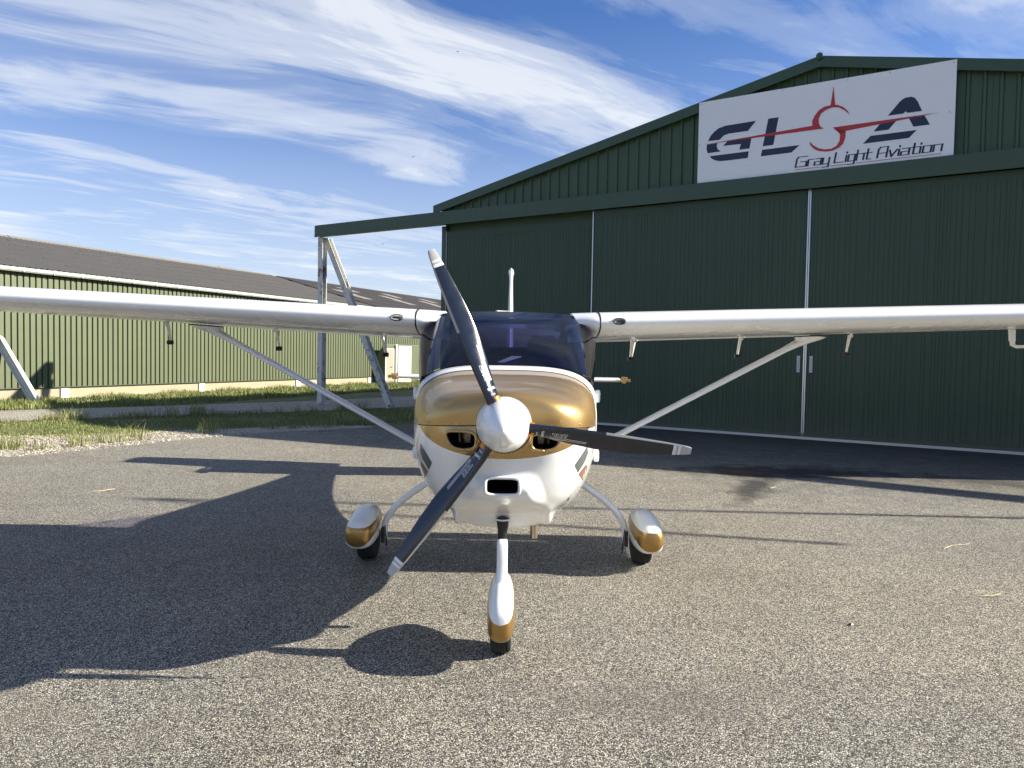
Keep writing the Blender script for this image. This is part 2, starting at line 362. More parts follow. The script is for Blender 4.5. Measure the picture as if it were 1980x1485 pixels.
# backing walls, roof
b = MB()
b.add([hp(0, -.06, 0), hp(HW, -.06, 0), hp(HW, -.06, EAVE - .05), hp(HW / 2, -.06, PEAK - .06), hp(0, -.06, EAVE - .05)], [(0, 1, 2, 3, 4)])
b.add([hp(0, -.06, 0), hp(0, -DEEP, 0), hp(0, -DEEP, EAVE - .05), hp(0, -.06, EAVE - .05)], [(0, 1, 2, 3)])
b.add([hp(HW, -.06, 0), hp(HW, -DEEP, 0), hp(HW, -DEEP, EAVE - .05), hp(HW, -.06, EAVE - .05)], [(0, 1, 2, 3)])
b.add([hp(0, -DEEP, 0), hp(HW, -DEEP, 0), hp(HW, -DEEP, EAVE - .05), hp(HW / 2, -DEEP, PEAK - .06), hp(0, -DEEP, EAVE - .05)], [(0, 1, 2, 3, 4)])
b.build('wall', dgreen, hangar)
for s in (0, 1):
    a, c = (-.25, HW / 2) if s == 0 else (HW / 2, HW + .25)
    za = EAVE - .06 if s == 0 else PEAK; zc = PEAK if s == 0 else EAVE - .06
    m_ = MB(); m_.add([hp(a, .10, za), hp(c, .10, zc), hp(c, -DEEP - .2, zc), hp(a, -DEEP - .2, za), hp(a, .10, za - .05), hp(c, .10, zc - .05), hp(c, -DEEP - .2, zc - .05), hp(a, -DEEP - .2, za - .05)],
        [(0, 1, 2, 3), (4, 7, 6, 5), (0, 4, 5, 1), (1, 5, 6, 2), (2, 6, 7, 3), (3, 7, 4, 0)]); m_.build('roof_slope', roofm, hangar)
    v = MB(); v.add([hp(q, n_, z_ + dz) for q, z_ in ((a, za), (c, zc)) for n_, dz in ((-.15, .035), (.16, .035), (.16, -.17), (.13, -.17), (.13, .0), (-.15, .0))],
        [(i, (i + 1) % 6, 6 + (i + 1) % 6, 6 + i) for i in range(6)] + [(5, 4, 3, 2, 1, 0), (6, 7, 8, 9, 10, 11)]); v.build('verge_trim', dtrim, hangar)
rc = MB(); rc.tube([hp(HW / 2, .2, PEAK + .02), hp(HW / 2, -DEEP, PEAK + .02)], .065, 10); rc.build('ridge_cap', dtrim, hangar, True)
# eaves gutter end at the left corner
g_ = MB(); g_.prism([(-.09, 0), (-.12, .12), (-.10, .12), (-.075, .02), (.075, .02), (.10, .12), (.12, .12), (.09, 0)], hp(-.28, .05, EAVE - .30), hp(-.28, -DEEP, EAVE - .30), HD, (0, 0, 1))
g_.build('eaves_gutter', guttm, hangar)
# header track beam, overhanging both corners
hb_ = MB(); hb_.prism([(.02, 4.85), (.30, 4.85), (.30, 5.14), (.26, 5.14), (.26, 5.16), (.02, 5.16)], hp(-4.50, 0, 0), hp(HW + 4.50, 0, 0), HN, (0, 0, 1))
hb_.build('door_track_beam', dtrim, hangar)
hl = MB(); hl.prism([(.302, 4.815), (.325, 4.815), (.325, 4.87), (.302, 4.87)], hp(-4.48, 0, 0), hp(HW + 4.48, 0, 0), HN, (0, 0, 1)); hl.build('track_drip_edge', dgreen, hangar)
# corner trims
for q in (0, HW):
    c_ = MB(); c_.prism([(-.04, -.1), (-.04, .05), (.10, .05), (.10, .02), (-.01, .02), (-.01, -.1)] if q == 0 else [(.04, -.1), (.04, .05), (-.10, .05), (-.10, .02), (.01, .02), (.01, -.1)], hp(q, 0, 0), hp(q, 0, 4.82), HD, HN); c_.build('corner_trim', dtrim, hangar)
# sliding doors: outer leaves run on the inner track
random.seed(11)
for (a, c, off, ztop) in ((.10, 4.47, .03, 4.68), (4.40, 9.045, .16, 4.82), (9.08, 13.86, .16, 4.82), (13.80, HW - .10, .03, 4.68)):
    fr = MB(); fr.box((0, 0, 0), (0, 0, 0))
    fr = MB()
    for q0, q1, z0, z1 in ((a, c, .06, .12),):
        fr.prism([(off - .02, z0), (off + .05, z0), (off + .05, z1), (off - .02, z1)], hp(q0, 0, 0), hp(q1, 0, 0), HN, (0, 0, 1))
    door = fr.build('sliding_door', dtrim, hangar)
    q = a + .03
    while q < c - .05:
        q1 = min(q + .92, c - .03)
        # narrow irregular micro-ribs
        pts = [(q, off)]; x = q
        while x < q1 - .09:
            x += random.choice((.055, .085, .085, .11)); 
            if x > q1 - .03: break
            pts += [(x - .007, off), (x - .003, off - .005), (x + .005, off - .005), (x + .009, off)]
        pts.append((q1 - .003, off))
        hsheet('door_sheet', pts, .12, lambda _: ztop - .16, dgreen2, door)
        pt2 = [(q, off + .006), (q1 - .003, off + .006)]
        hsheet('door_head_strip', pt2, ztop - .162, lambda _: ztop, dgreen2, door)
        q = q1
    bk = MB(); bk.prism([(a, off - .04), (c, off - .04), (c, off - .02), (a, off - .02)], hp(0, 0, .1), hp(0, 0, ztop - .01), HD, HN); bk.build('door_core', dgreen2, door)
    for q in (a, c):
        st = MB(); st.prism([(-.012, -.03), (.012, -.03), (.012, .015), (-.012, .015)], hp(q, off, .06), hp(q, off, ztop + .004), HD, HN)
        st.build('edge_strip', alu, door)
    if off > .1:
        qq = c - .10 if a < 8 else a + .10
        hd_ = MB()
        hd_.prism([(-.03, 0), (.03, 0), (.03, .008), (-.03, .008)], hp(qq, off + .002, 1.30), hp(qq, off + .002, 1.62), HD, HN)
        hd_.tube([hp(qq, off + .01, 1.34), hp(qq, off + .06, 1.35), hp(qq, off + .06, 1.57), hp(qq, off + .01, 1.58)], .011, 8)
        hd_.build('door_handle', steelp, door)
bt = MB(); bt.prism([(.0, .004), (.24, .004), (.24, .055), (.0, .055)], hp(-.1, 0, 0), hp(HW + .1, 0, 0), HN, (0, 0, 1)); bt.build('bottom_rail', alu, hangar)
# rail frames: H-section post and brace carrying the overhanging track
def hbeam(mb, p0, p1, side, wd=.14, dp=.14, th=.012):
    p0, p1 = Vector(p0), Vector(p1); ax_ = (p1 - p0).normalized(); s_ = Vector(side); s_ = (s_ - ax_ * s_.dot(ax_)).normalized(); u_ = ax_.cross(s_)
    h, wv = dp / 2, wd / 2; k = th / 2
    prof = [(-wv, -h), (wv, -h), (wv, -h + th), (k, -h + th), (k, h - th), (wv, h - th), (wv, h), (-wv, h), (-wv, h - th), (-k, h - th), (-k, -h + th), (-wv, -h + th)]
    mb.prism(prof, p0, p1, s_, u_)
rust = bpy.data.materials.new('rusted_white_steel'); rust.use_nodes = True; t_ = rust.node_tree; b_ = t_.nodes['Principled BSDF']
g2 = N(t_, 'ShaderNodeTexCoord').outputs['Object']
nr = MA(t_, 'ADD', MA(t_, 'MULTIPLY', noise(t_, g2, 2.2, 6, .7), .6), MA(t_, 'MULTIPLY', noise(t_, g2, 14, 5, .7), .4))
L(t_, mixc(t_, ramp(t_, nr, [(.52, 0), (.60, 1)]), (.60, .60, .56), (.13, .055, .025)), b_.inputs['Base Color']); b_.inputs['Roughness'].default_value = .6
def rail_frame(t_top, sgn):
    top = hp(t_top, .14, 4.82)
    e = MB(); hbeam(e, hp(t_top, .14, 0), top, HD, .19, .17, .014); e.build('post', rust, hangar)
    e = MB(); hbeam(e, hp(t_top + 2.34 * sgn, -.27, 0), hp(t_top + .06 * sgn, .0, 4.78), HD, .19, .15, .014); e.build('brace', rust, hangar)
    e = MB(); e.box((-.16, -.16, 0), (.16, .16, .02), Matrix.Translation(hp(t_top, .14, 0))); e.build('base_plate', rust, hangar)
rail_frame(-4.34, 1); rail_frame(HW + 4.34, -1)

# ------------------------------------------------------------------ sign
sign = empty('hangar_sign', tuple(hp(6.808, .16, 5.11)), 'large white sign with a red swoosh emblem and navy letters fixed above the hangar doors', 'sign')
SD = .17
def sgp(u, v, n): return hp(6.808 + u * 1.013, SD + n, 5.154 + v * .989)
sb = MB(); sb.prism([(0, 0), (4.64, 0), (4.64, 1.681), (0, 1.681)], hp(6.808, SD - .03, 5.154), hp(6.808, SD, 5.154), HD, (0, 0, 1)); sb.build('board', signm, sign)
def flat(name, P, mt, n=.003, parent=sign, fn=sgp):
    tri = tessellate_polygon([[Vector((x, y, 0)) for x, y in P]])
    V = [fn(x, y, n) for x, y in P]; fs = []
    for a_, b__, c_ in tri:
        ar = (P[b__][0] - P[a_][0]) * (P[c_][1] - P[a_][1]) - (P[c_][0] - P[a_][0]) * (P[b__][1] - P[a_][1])
        fs.append((a_, b__, c_) if ar > 0 else (a_, c_, b__))
    return mesh(name, V, fs, mt, parent)
def shapes(name, L_, mt, n=.003):
    o = MB()
    for P in L_:
        tri = tessellate_polygon([[Vector((x, y, 0)) for x, y in P]]); o.add([sgp(x, y, n) for x, y in P], [tuple(q) for q in tri])
    return o.build(name, mt, sign)
shapes('letter_g', [
 [(0.205, 0.876), (0.259, 0.981), (0.330, 1.050), (0.420, 1.11), (0.556, 1.141), (1.168, 1.148), (1.012, 0.969), (0.631, 0.969), (0.527, 0.945), (0.441, 0.867)],
 [(0.185, 0.808), (0.408, 0.809), (0.385, 0.752), (0.412, 0.678), (0.474, 0.628), (0.206, 0.624), (0.178, 0.709)],
 [(0.517, 0.734), (0.609, 0.819), (1.086, 0.810), (1.052, 0.610), (0.853, 0.612), (0.877, 0.725)],
 [(0.248, 0.559), (1.04, 0.556), (1.024, 0.424), (0.58, 0.424), (0.46, 0.432), (0.36, 0.46), (0.290, 0.505)]], ink)
shapes('letter_l', [[(1.402, 1.152), (1.599, 1.152), (1.515, .620), (1.311, .620)], [(1.300, .550), (2.008, .550), (1.859, .424), (1.278, .424)]], ink)
shapes('letter_a', [
 [(3.524, 0.876), (3.70, 1.09), (3.743, 1.132), (3.797, 1.160), (3.893, 1.163), (3.949, 1.134), (3.998, 1.058), (4.071, 0.878), (3.845, 0.878), (3.81, 0.912), (3.775, 0.878)],
 [(3.297, 0.621), (3.409, 0.760), (3.665, 0.764), (3.546, 0.621)], [(3.868, 0.778), (4.113, 0.789), (4.201, 0.616), (3.943, 0.616)],
 [(3.123, 0.421), (3.251, 0.550), (4.001, 0.550), (3.878, 0.423)]], ink)
shapes('swoosh_emblem', [
 [(.12, .813), (2.228, .889), (2.442, .805)],
 [(2.228, 0.889), (2.225, 0.979), (2.262, 1.071), (2.336, 1.167), (2.426, 1.218), (2.542, 1.231), (2.669, 1.217), (2.762, 1.163), (2.839, 1.086), (2.891, 0.995), (2.794, 1.093), (2.687, 1.165), (2.58, 1.183), (2.474, 1.158), (2.385, 1.101), (2.342, 1.01), (2.345, 0.918), (2.379, 0.847), (2.442, 0.805)],
 [(2.595, 0.802), (4.358, .808), (2.825, .703), (2.728, .66)],
 [(2.595, 0.802), (2.688, 0.739), (2.728, 0.643), (2.721, 0.531), (2.67, 0.441), (2.58, 0.401), (2.458, 0.404), (2.348, 0.445), (2.252, 0.514), (2.186, 0.596), (2.205, 0.521), (2.27, 0.439), (2.366, 0.384), (2.49, 0.358), (2.612, 0.362), (2.717, 0.402), (2.789, 0.473), (2.821, 0.581), (2.825, 0.703)],
 [(2.586, 1.585), (2.625, 1.222), (2.542, 1.222)]], redv, .006)
GL = {  # stroke glyphs on a unit box
 'G': [[(1, 1), (.15, 1), (0, .8), (0, 0), (1, 0), (1, .5), (.45, .5)]], 'r': [[(0, 0), (0, .62)], [(0, .62), (.9, .62)]],
 'a': [[(.1, .62), (1, .62), (1, 0), (0, 0), (0, .33), (1, .33)]], 'y': [[(0, .62), (0, 0), (1, 0)], [(1, .62), (1, -.3), (.1, -.3)]],
 'L': [[(0, 1), (0, 0), (1, 0)]], 'i': [[(0, 0), (0, .62)], [(0, .82), (0, .95)]],
 'g': [[(1, 0), (0, 0), (0, .62), (1, .62), (1, -.3), (.1, -.3)]], 'h': [[(0, 0), (0, 1)], [(0, .62), (1, .62), (1, 0)]],
 't': [[(.3, 1), (.3, 0), (.9, 0)], [(0, .62), (.95, .62)]], 'A': [[(0, 0), (0, .8), (.2, 1), (1, 1), (1, 0)], [(0, .42), (1, .42)]],
 'v': [[(0, .62), (.35, 0), (1, .62)]], 'o': [[(0, 0), (1, 0), (1, .62), (0, .62), (0, 0)]], 'n': [[(0, 0), (0, .62), (1, .62), (1, 0)]],
 'D': [[(0, 0), (0, 1), (.75, 1), (1, .75), (1, .25), (.75, 0), (0, 0)]], 'U': [[(0, 1), (0, .2), (.2, 0), (.8, 0), (1, .2), (1, 1)]],
 'C': [[(1, .72), (1, 1), (.2, 1), (0, .8), (0, .2), (.2, 0), (1, 0), (1, .28)]], 'S': [[(1, 1), (0, 1), (0, .5), (1, .5), (1, 0), (0, 0)]],
 'W': [[(0, 1), (.22, 0), (.5, .8), (.78, 0), (1, 1)]], 'I': [[(0, 0), (0, 1)]], 'R': [[(0, 0), (0, 1), (1, 1), (1, .5), (0, .5)], [(.45, .5), (1, 0)]],
}
def strokes(mb, ch, x, y, wd, ht, wv, wh, fn, n, slant=0.0):
    for pl in GL[ch]:
        P = [(x + a * wd + (b__ * ht) * slant, y + b__ * ht) for a, b__ in pl]
        for (ax_, ay), (bx_, by) in zip(P[:-1], P[1:]):
            dx, dy = bx_ - ax_, by - ay; ln = math.hypot(dx, dy) or 1e-6; dx /= ln; dy /= ln
            k = abs(dy); th = (wv * k + wh * (1 - k)) / 2; ex = (wh * k + wv * (1 - k)) / 2 * .95
            q = [(ax_ - dx * ex + dy * th, ay - dy * ex - dx * th), (bx_ + dx * ex + dy * th, by + dy * ex - dx * th), (bx_ + dx * ex - dy * th, by + dy * ex + dx * th), (ax_ - dx * ex - dy * th, ay - dy * ex + dx * th)]
            mb.add([fn(u, v, n) for u, v in q], [(0, 1, 2, 3)])
tx = MB()
for ch, a, c in (('G', 1.944, 2.13), ('r', 2.165, 2.255), ('a', 2.285, 2.395), ('y', 2.43, 2.54), ('L', 2.64, 2.79), ('i', 2.835, 2.835), ('g', 2.875, 2.985), ('h', 3.02, 3.135), ('t', 3.165, 3.265),
                 ('A', 3.37, 3.52), ('v', 3.56, 3.68), ('i', 3.715, 3.715), ('a', 3.755, 3.88), ('t', 3.915, 4.03), ('i', 4.055, 4.055), ('o', 4.10, 4.225), ('n', 4.265, 4.39)):
    strokes(tx, ch, a, .125, c - a, .19, .034, .015, sgp, .0035, .16)
tx.build('lettering', ink, sign)
un = MB()
for a, c in ((1.936, 2.40), (2.57, 2.86), (3.02, 4.39)): un.add([sgp(a, .072, .004), sgp(c, .072, .004), sgp(c, .082, .004), sgp(a, .082, .004)], [(0, 1, 2, 3)])
un.build('red_underline', redv, sign)
for u, v in ((.045, 1.657), (1.658, 1.665), (2.826, 1.658), (3.536, 1.665), (4.533, 1.655), (4.493, .795), (.04, .81), (1.0, .03), (3.5, .03), (4.53, .04)):
    k = MB(); k.tube([sgp(u, v, .0), sgp(u, v, .008)], .016, 8); k.build('screw', alu, sign, True)

# ------------------------------------------------------------------ sage green hangar on the left and the one behind it
BD = Vector((.405, .9143, 0)); BN = Vector((.9143, -.405, 0)); B0 = Vector((-14.2, 21.3, 0))
def bp(t, n, z): return B0 + BD * t + BN * n + Vector((0, 0, z))
T0, T1, T2 = -8.0, 18.1, 50.0; HWD = 6.0; EZ = 3.72; RZ = 5.38
old = empty('storage_hangar', tuple(bp(5, 0, 0)), 'long sage green metal hangar with a grey corrugated roof and pale gutter', 'hangar')
q = T0
proto = None
for i in range(int((T1 - T0) / .9)):
    q = T0 + i * .9
    if proto is None:
        pr = ribprof(0, .897, .18, .125, .045, .008, 0.0)
        n = len(pr); V = [Vector((a, -o, z)) for z in (.36, EZ - .05) for a, o in pr]
        proto = mesh('wall_sheet', V, [(i_, i_ + 1, n + i_ + 1, n + i_) for i_ in range(n - 1)], lgreen).data
        bpy.data.objects.remove(bpy.data.objects['wall_sheet'])
    o = link('wall_sheet', proto, old)
    o.matrix_parent_inverse = ROOTS[old.name]; o.location = bp(q, .02, 0); o.rotation_euler.z = math.atan2(BD.y, BD.x)
pl = MB(); pl.prism([(-.05, 0), (.0, 0), (.0, .34), (-.05, .34)], bp(T0, 0, 0), bp(T1, 0, 0), BN, (0, 0, 1)); pl.build('plinth', conc, old)
sk = MB(); sk.prism([(.0, .335), (.075, .335), (.075, .36), (.0, .36)], bp(T0, 0, 0), bp(T1, 0, 0), BN, (0, 0, 1)); sk.build('base_flashing', dgreen, old)
for q in (-3.4, 1.9, 7.2, 12.5, 17.8):
    k = MB(); k.prism([(-.13, 0), (.13, 0), (.13, .30), (-.13, .30)], bp(q, .002, 0), bp(q, .05, 0), BD, (0, 0, 1)); k.build('footing_block', steelp, old)
gt = MB(); gt.prism([(.13, EZ + .02), (.15, EZ - .07), (.19, EZ - .10), (.25, EZ - .10), (.29, EZ - .06), (.30, EZ + .02), (.285, EZ + .02), (.275, EZ - .055), (.24, EZ - .085), (.2, EZ - .085), (.165, EZ - .06), (.145, EZ + .02)], bp(T0, 0, 0), bp(T1, 0, 0), BN, (0, 0, 1)); gt.build('gutter', guttm, old)
br = MB(); br.box((-.009, -.008, -.10), (.009, .15, .035)); bd = br.build('gutter_bracket', steelp).data; bpy.data.objects.remove(bpy.data.objects['gutter_bracket'])
for i in range(int((T1 - T0) / .9)):
    o = link('gutter_bracket', bd, old); o.location = bp(T0 + .4 + i * .9, .30, EZ); o.rotation_euler.z = math.atan2(BD.y, BD.x)
# core walls
def core(nm, t0, t1, mt, par, wz):
    b = MB()
    A = [(0, 0), (0, wz), (-HWD, RZ - .12), (-2 * HWD, wz), (-2 * HWD, 0)]
    b.prism([(a - .06 if a == 0 else a, z) for a, z in A], bp(t0, 0, 0), bp(t1, 0, 0), BN, (0, 0, 1)); return b.build(nm, mt, par)
core('inner_wall', T0, T1 - .02, lgreen, old, EZ - .1)
# corrugated roof sheets: six courses up the slope
SLOPE = math.atan2(RZ - EZ, HWD + .22); SL = math.hypot(RZ - EZ, HWD + .22)
def roof_sheet_mesh(nm, wd, ln, mt, amp=.026, wl=.177):
    k = int(wd / wl * 6); V = []
    for e in (0, 1):
        for i in range(k + 1):
            x = wd * i / k; V.append(Vector((x, e * ln, amp * math.sin(6.2832 * x / wl) + (0.0 if e else .022))))
    for i in range(k + 1): V.append(V[i] - Vector((0, 0, .012)))
    f = [(i, i + 1, k + 2 + i, k + 1 + i) for i in range(k)] + [(2 * k + 2 + i, 2 * k + 3 + i, i + 1, i) for i in range(k)]
    o = mesh(nm, V, f, mt, None, True, 60); d = o.data; bpy.data.objects.remove(o); return d
rsA = roof_sheet_mesh('roof_sheet', .90, SL / 6 + .02, roofm)
rsB = roof_sheet_mesh('roof_sheet_dark', .90, SL / 6 + .02, roofd)
skl = mat('translucent_roof_panel', (.30, .29, .26), .6, var=(4, .2)); rsC = roof_sheet_mesh('rooflight', .90, SL / 6 + .02, skl)
random.seed(5)
Mroof = lambda t_, row: Matrix.Translation(bp(t_, .22, EZ + .03)) @ Matrix.Rotation(math.atan2(BD.y, BD.x), 4, 'Z') @ Matrix.Rotation(SLOPE, 4, 'X') @ Matrix.Translation((0, row * SL / 6, row * .0))
def put(nm, me, par, M):
    o = bpy.data.objects.new(nm, me); COL.objects.link(o); o.parent = par; o.matrix_parent_inverse = ROOTS[par.name]; o.matrix_basis = M; return o
for i in range(int((T1 - T0) / .885)):
    for row in range(6):
        j = Matrix.Translation((random.uniform(-.004, .004), random.uniform(-.015, .015), random.uniform(0, .006)))
        put('roof_sheet', rsA, old, Mroof(T0 + i * .885, row) @ j)
rg = MB()
for i in range(int((T1 - T0) / 1.1)):
    a = T0 + i * 1.1; dz = random.uniform(0, .03)
    c_ = MB(); c_.prism([(-.25, -.05 + dz), (0, .06 + dz), (.25, -.05 + dz), (.25, -.07), (-.25, -.07)], bp(a, -HWD, RZ + .02), bp(a + 1.12, -HWD, RZ + .02), BN, (0, 0, 1)); c_.build('ridge_tile', mat('ridge', (.20, .185, .16), .9) if i == 0 else bpy.data.materials['ridge'], old)
# far slope
fs = MB(); fs.add([bp(T0, -HWD, RZ), bp(T1, -HWD, RZ), bp(T1, -2 * HWD - .2, EZ), bp(T0, -2 * HWD - .2, EZ)], [(0, 1, 2, 3)]); fs.build('rear_roof_slope', roofm, old)

rear = empty('rear_hangar', tuple(bp(34, 0, 0)), 'farther green hangar with a dark roof dashed by pale rooflights, seen past the post', 'hangar')
core('inner_wall', T1 + .02, T2, lgreen, rear, EZ - .3)
o = None
for i in range(int((T2 - T1) / .9)):
    o = link('wall_sheet', proto, rear); o.matrix_parent_inverse = ROOTS[rear.name]; o.location = bp(T1 + .02 + i * .9, .02, 0); o.rotation_euler.z = math.atan2(BD.y, BD.x)
pl = MB(); pl.prism([(-.05, 0), (.01, 0), (.01, .30), (-.05, .30)], bp(T1, 0, 0), bp(T2, 0, 0), BN, (0, 0, 1)); pl.build('plinth', steelp, rear)
for i in range(int((T2 - T1) / .885)):
    for row in range(6):
        sk_ = (row in (2, 3) and i % 5 == 2) or (row == 4 and i % 5 == 4)
        put('rooflight' if sk_ else 'roof_sheet', rsC if sk_ else rsB, rear, Mroof(T1 + .03 + i * .885, row))
fs = MB(); fs.add([bp(T1, -HWD, RZ), bp(T2, -HWD, RZ), bp(T2, -2 * HWD - .2, EZ), bp(T1, -2 * HWD - .2, EZ)], [(0, 1, 2, 3)]); fs.build('rear_roof_slope', roofd, rear)
fs = MB(); fs.prism([(-.25, -.04), (0, .06), (.25, -.04), (.25, -.07), (-.25, -.07)], bp(T1, -HWD, RZ), bp(T2, -HWD, RZ), BN, (0, 0, 1)); fs.build('ridge_capping', roofd, rear)
gt = MB(); gt.tube([bp(T1, .2, EZ - .04), bp(T2, .2, EZ - .04)], .07, 8); gt.build('gutter', guttm, rear, True)
# shallow annex with two cream doors, seen between the post brace and the cowling
pc = empty('door_annex', tuple(bp(20.2, .6, 0)), 'shallow green porch with a dark side wall and two cream doors on the far hangar', 'porch')
k = MB(); k.prism([(0, 0), (.65, 0), (.65, 1.9), (.62, 1.95), (0, 1.1)], bp(18.14, 0, 0), bp(21.4, 0, 0), BN, (0, 0, 1)); fixn(k.build('wall', lgreen, pc))
def door(t0, t1, zt, lab, mt):
    p = bp(t0, .655, 0); e = empty('service_door', tuple(p), lab, 'door', 'cream service doors')
    d_ = MB(); d_.prism([(.0, .02), (.04, .02), (.04, zt), (.0, zt)], bp(t0, .652, 0), bp(t1, .652, 0), BN, (0, 0, 1)); d_.build('door_leaf', mt, e)
    f_ = MB()
    for q0, q1, z0, z1 in ((t0 - .06, t0 - .004, 0, zt + .06), (t1 + .004, t1 + .06, 0, zt + .06), (t0 - .003, t1 + .003, zt + .004, zt + .06)): f_.prism([(.0, z0), (.05, z0), (.05, z1), (.0, z1)], bp(q0, .652, 0), bp(q1, .652, 0), BN, (0, 0, 1))
    f_.build('door_frame', steelp, e)
    h_ = MB(); h_.tube([bp(t1 - .12, .69, zt * .5), bp(t1 - .12, .74, zt * .5), bp(t1 - .26, .74, zt * .5)], .018, 6); h_.build('door_handle', alu, e)
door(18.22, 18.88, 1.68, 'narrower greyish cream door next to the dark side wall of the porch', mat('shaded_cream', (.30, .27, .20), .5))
door(19.40, 20.50, 1.82, 'pale cream door closest to the airplane cowling, at the far hangar', creamd)
k = MB(); k.prism([(.0, 0), (.08, 0), (.08, 1.95), (.0, 1.7)], bp(19.04, .66, 0), bp(19.17, .66, 0), BN, (0, 0, 1)); o = k.build('white_post', steelp); tag(o, 'slim white post standing between the two cream doors', 'post')

# white brace standing in the grass at the left edge of the picture
wf = empty('braced_rail_frame', (-13.05, 21.1, 0), 'white steel brace leaning out of the grass in front of the sage green hangar wall', 'steel frame')
k = MB(); hbeam(k, (-12.95, 20.9, 0), (-16.35, 21.9, 4.7), (0, 1, 0), .17, .2, .014); k.build('brace', steelp, wf)
k = MB(); hbeam(k, (-16.5, 21.4, 0), (-16.5, 21.4, 4.8), (0, 1, 0), .17, .17, .014); k.build('post', steelp, wf)
k = MB(); hbeam(k, (-16.6, 20.2, 4.9), (-19.5, 26.2, 4.9), (0, 0, 1), .2, .2, .014); k.build('rail', steelp, wf)

# ------------------------------------------------------------------ the airplane
AX = -.035
plane = empty('light_airplane', (AX, 5.7, 0), 'white high-wing light airplane with a gold nose and black three-blade propeller facing the viewer', 'airplane')
def sup(w_, ht, hb, nt_, nb, zc, Y, a0, a1, n):
    out = []
    for i in range(n + 1):
        th = lerp(a0, a1, i / n); c, s_ = math.cos(th), math.sin(th)
        e = nt_ if s_ >= 0 else nb; h = ht if s_ >= 0 else hb
        k = (abs(c) ** e + abs(s_) ** e) ** (-1 / e)
        out.append(Vector((AX + w_ * c * k, Y, zc + h * s_ * k)))
    return out
# Y, half width, height above seam, depth below seam, top exp, bottom exp, seam height
ST = [(3.612, .133, .138, .128, 2.0, 2.0, 1.214), (3.622, .19, .152, .20, 2.1, 2.0, 1.211), (3.645, .275, .166, .285, 2.2, 2.0, 1.207), (3.69, .345, .178, .355, 2.3, 2.05, 1.203),
      (3.76, .400, .192, .425, 2.45, 2.1, 1.198), (3.86, .440, .210, .487, 2.6, 2.15, 1.192), (4.0, .471, .236, .525, 3.1, 2.25, 1.183), (4.2, .497, .266, .560, 3.5, 2.35, 1.170),
      (4.45, .524, .290, .588, 3.4, 2.4, 1.153), (4.70, .545, .320, .600, 3.5, 2.4, 1.135)]
def stat(Y):
    if Y <= ST[0][0]: return ST[0]
    for a, b__ in zip(ST[:-1], ST[1:]):
        if Y <= b__[0]:
            t_ = (Y - a[0]) / (b__[0] - a[0]); return tuple(lerp(u, v, t_) for u, v in zip(a, b__))
    return ST[-1]
import bisect
def catmull(P, sub):
    out = []
    for i in range(len(P) - 1):
        p0 = P[max(i - 1, 0)]; p1 = P[i]; p2 = P[i + 1]; p3 = P[min(i + 2, len(P) - 1)]
        for k in range(sub):
            t_ = k / sub
            out.append(tuple(.5 * ((2 * b_1) + (-a_ + c_) * t_ + (2 * a_ - 5 * b_1 + 4 * c_ - d_) * t_ * t_ + (-a_ + 3 * b_1 - 3 * c_ + d_) * t_ ** 3) for a_, b_1, c_, d_ in zip(p0, p1, p2, p3)))
    out.append(tuple(P[-1])); return out
STF = catmull(ST, 5)
NU = 72
up_r = [sup(s_[1], s_[2], s_[3], s_[4], s_[5], s_[6], s_[0], R(.3), R(179.7), NU) for s_ in STF]
V, Fc = loft(up_r, closed=False)
# broad soft raised cheeks either side of the spinner
for v in V:
    x = v.x - AX; k = math.exp(-((abs(x) - .27) / .12) ** 2) * math.exp(-((v.z - 1.30) / .07) ** 2) * math.exp(-((v.y - 3.78) / .2) ** 2); v.y -= .018 * k
uc = mesh('upper_cowling', V, Fc, gold, plane, True, 60)
NL = 130
low_r = [sup(s_[1], s_[2], s_[3], s_[4], s_[5], s_[6] - .003, s_[0], R(180), R(360), NL) for s_ in catmull(ST, 9)]
def chin(v):
    x = abs(v.x - AX); z = v.z
    wc = lerp(.135, .250, max(0, min(1, (.97 - z) / .36)))
    fade = sst((1.00 - z) / .10)
    k = sst((wc + .045 - x) / .09) * fade
    depth = lerp(.055, -.12, sst((.88 - z) / .20))
    v.y -= depth * k
    if k > 0: v.z = lerp(z, max(z, .640), k)
    vl = math.exp(-((x - wc - .085) / .05) ** 2) * sst((.86 - z) / .15) * sst((z - .50) / .05); v.y += .035 * vl
    # cheeks bulging forward around the intakes
    k2 = math.exp(-((x - .20) / .13) ** 2) * math.exp(-((z - 1.13) / .09) ** 2); v.y -= .022 * k2
    return v
V, Fc = loft(low_r, closed=False)
V = [chin(Vector(v)) for v in V]
gcx = bpy.data.materials.new('two_tone_cowl_paint'); gcx.use_nodes = True; t_ = gcx.node_tree; b_ = t_.nodes['Principled BSDF']
g2 = N(t_, 'ShaderNodeTexCoord').outputs['Object']; s_ = N(t_, 'ShaderNodeSeparateXYZ'); L(t_, g2, s_.inputs[0])
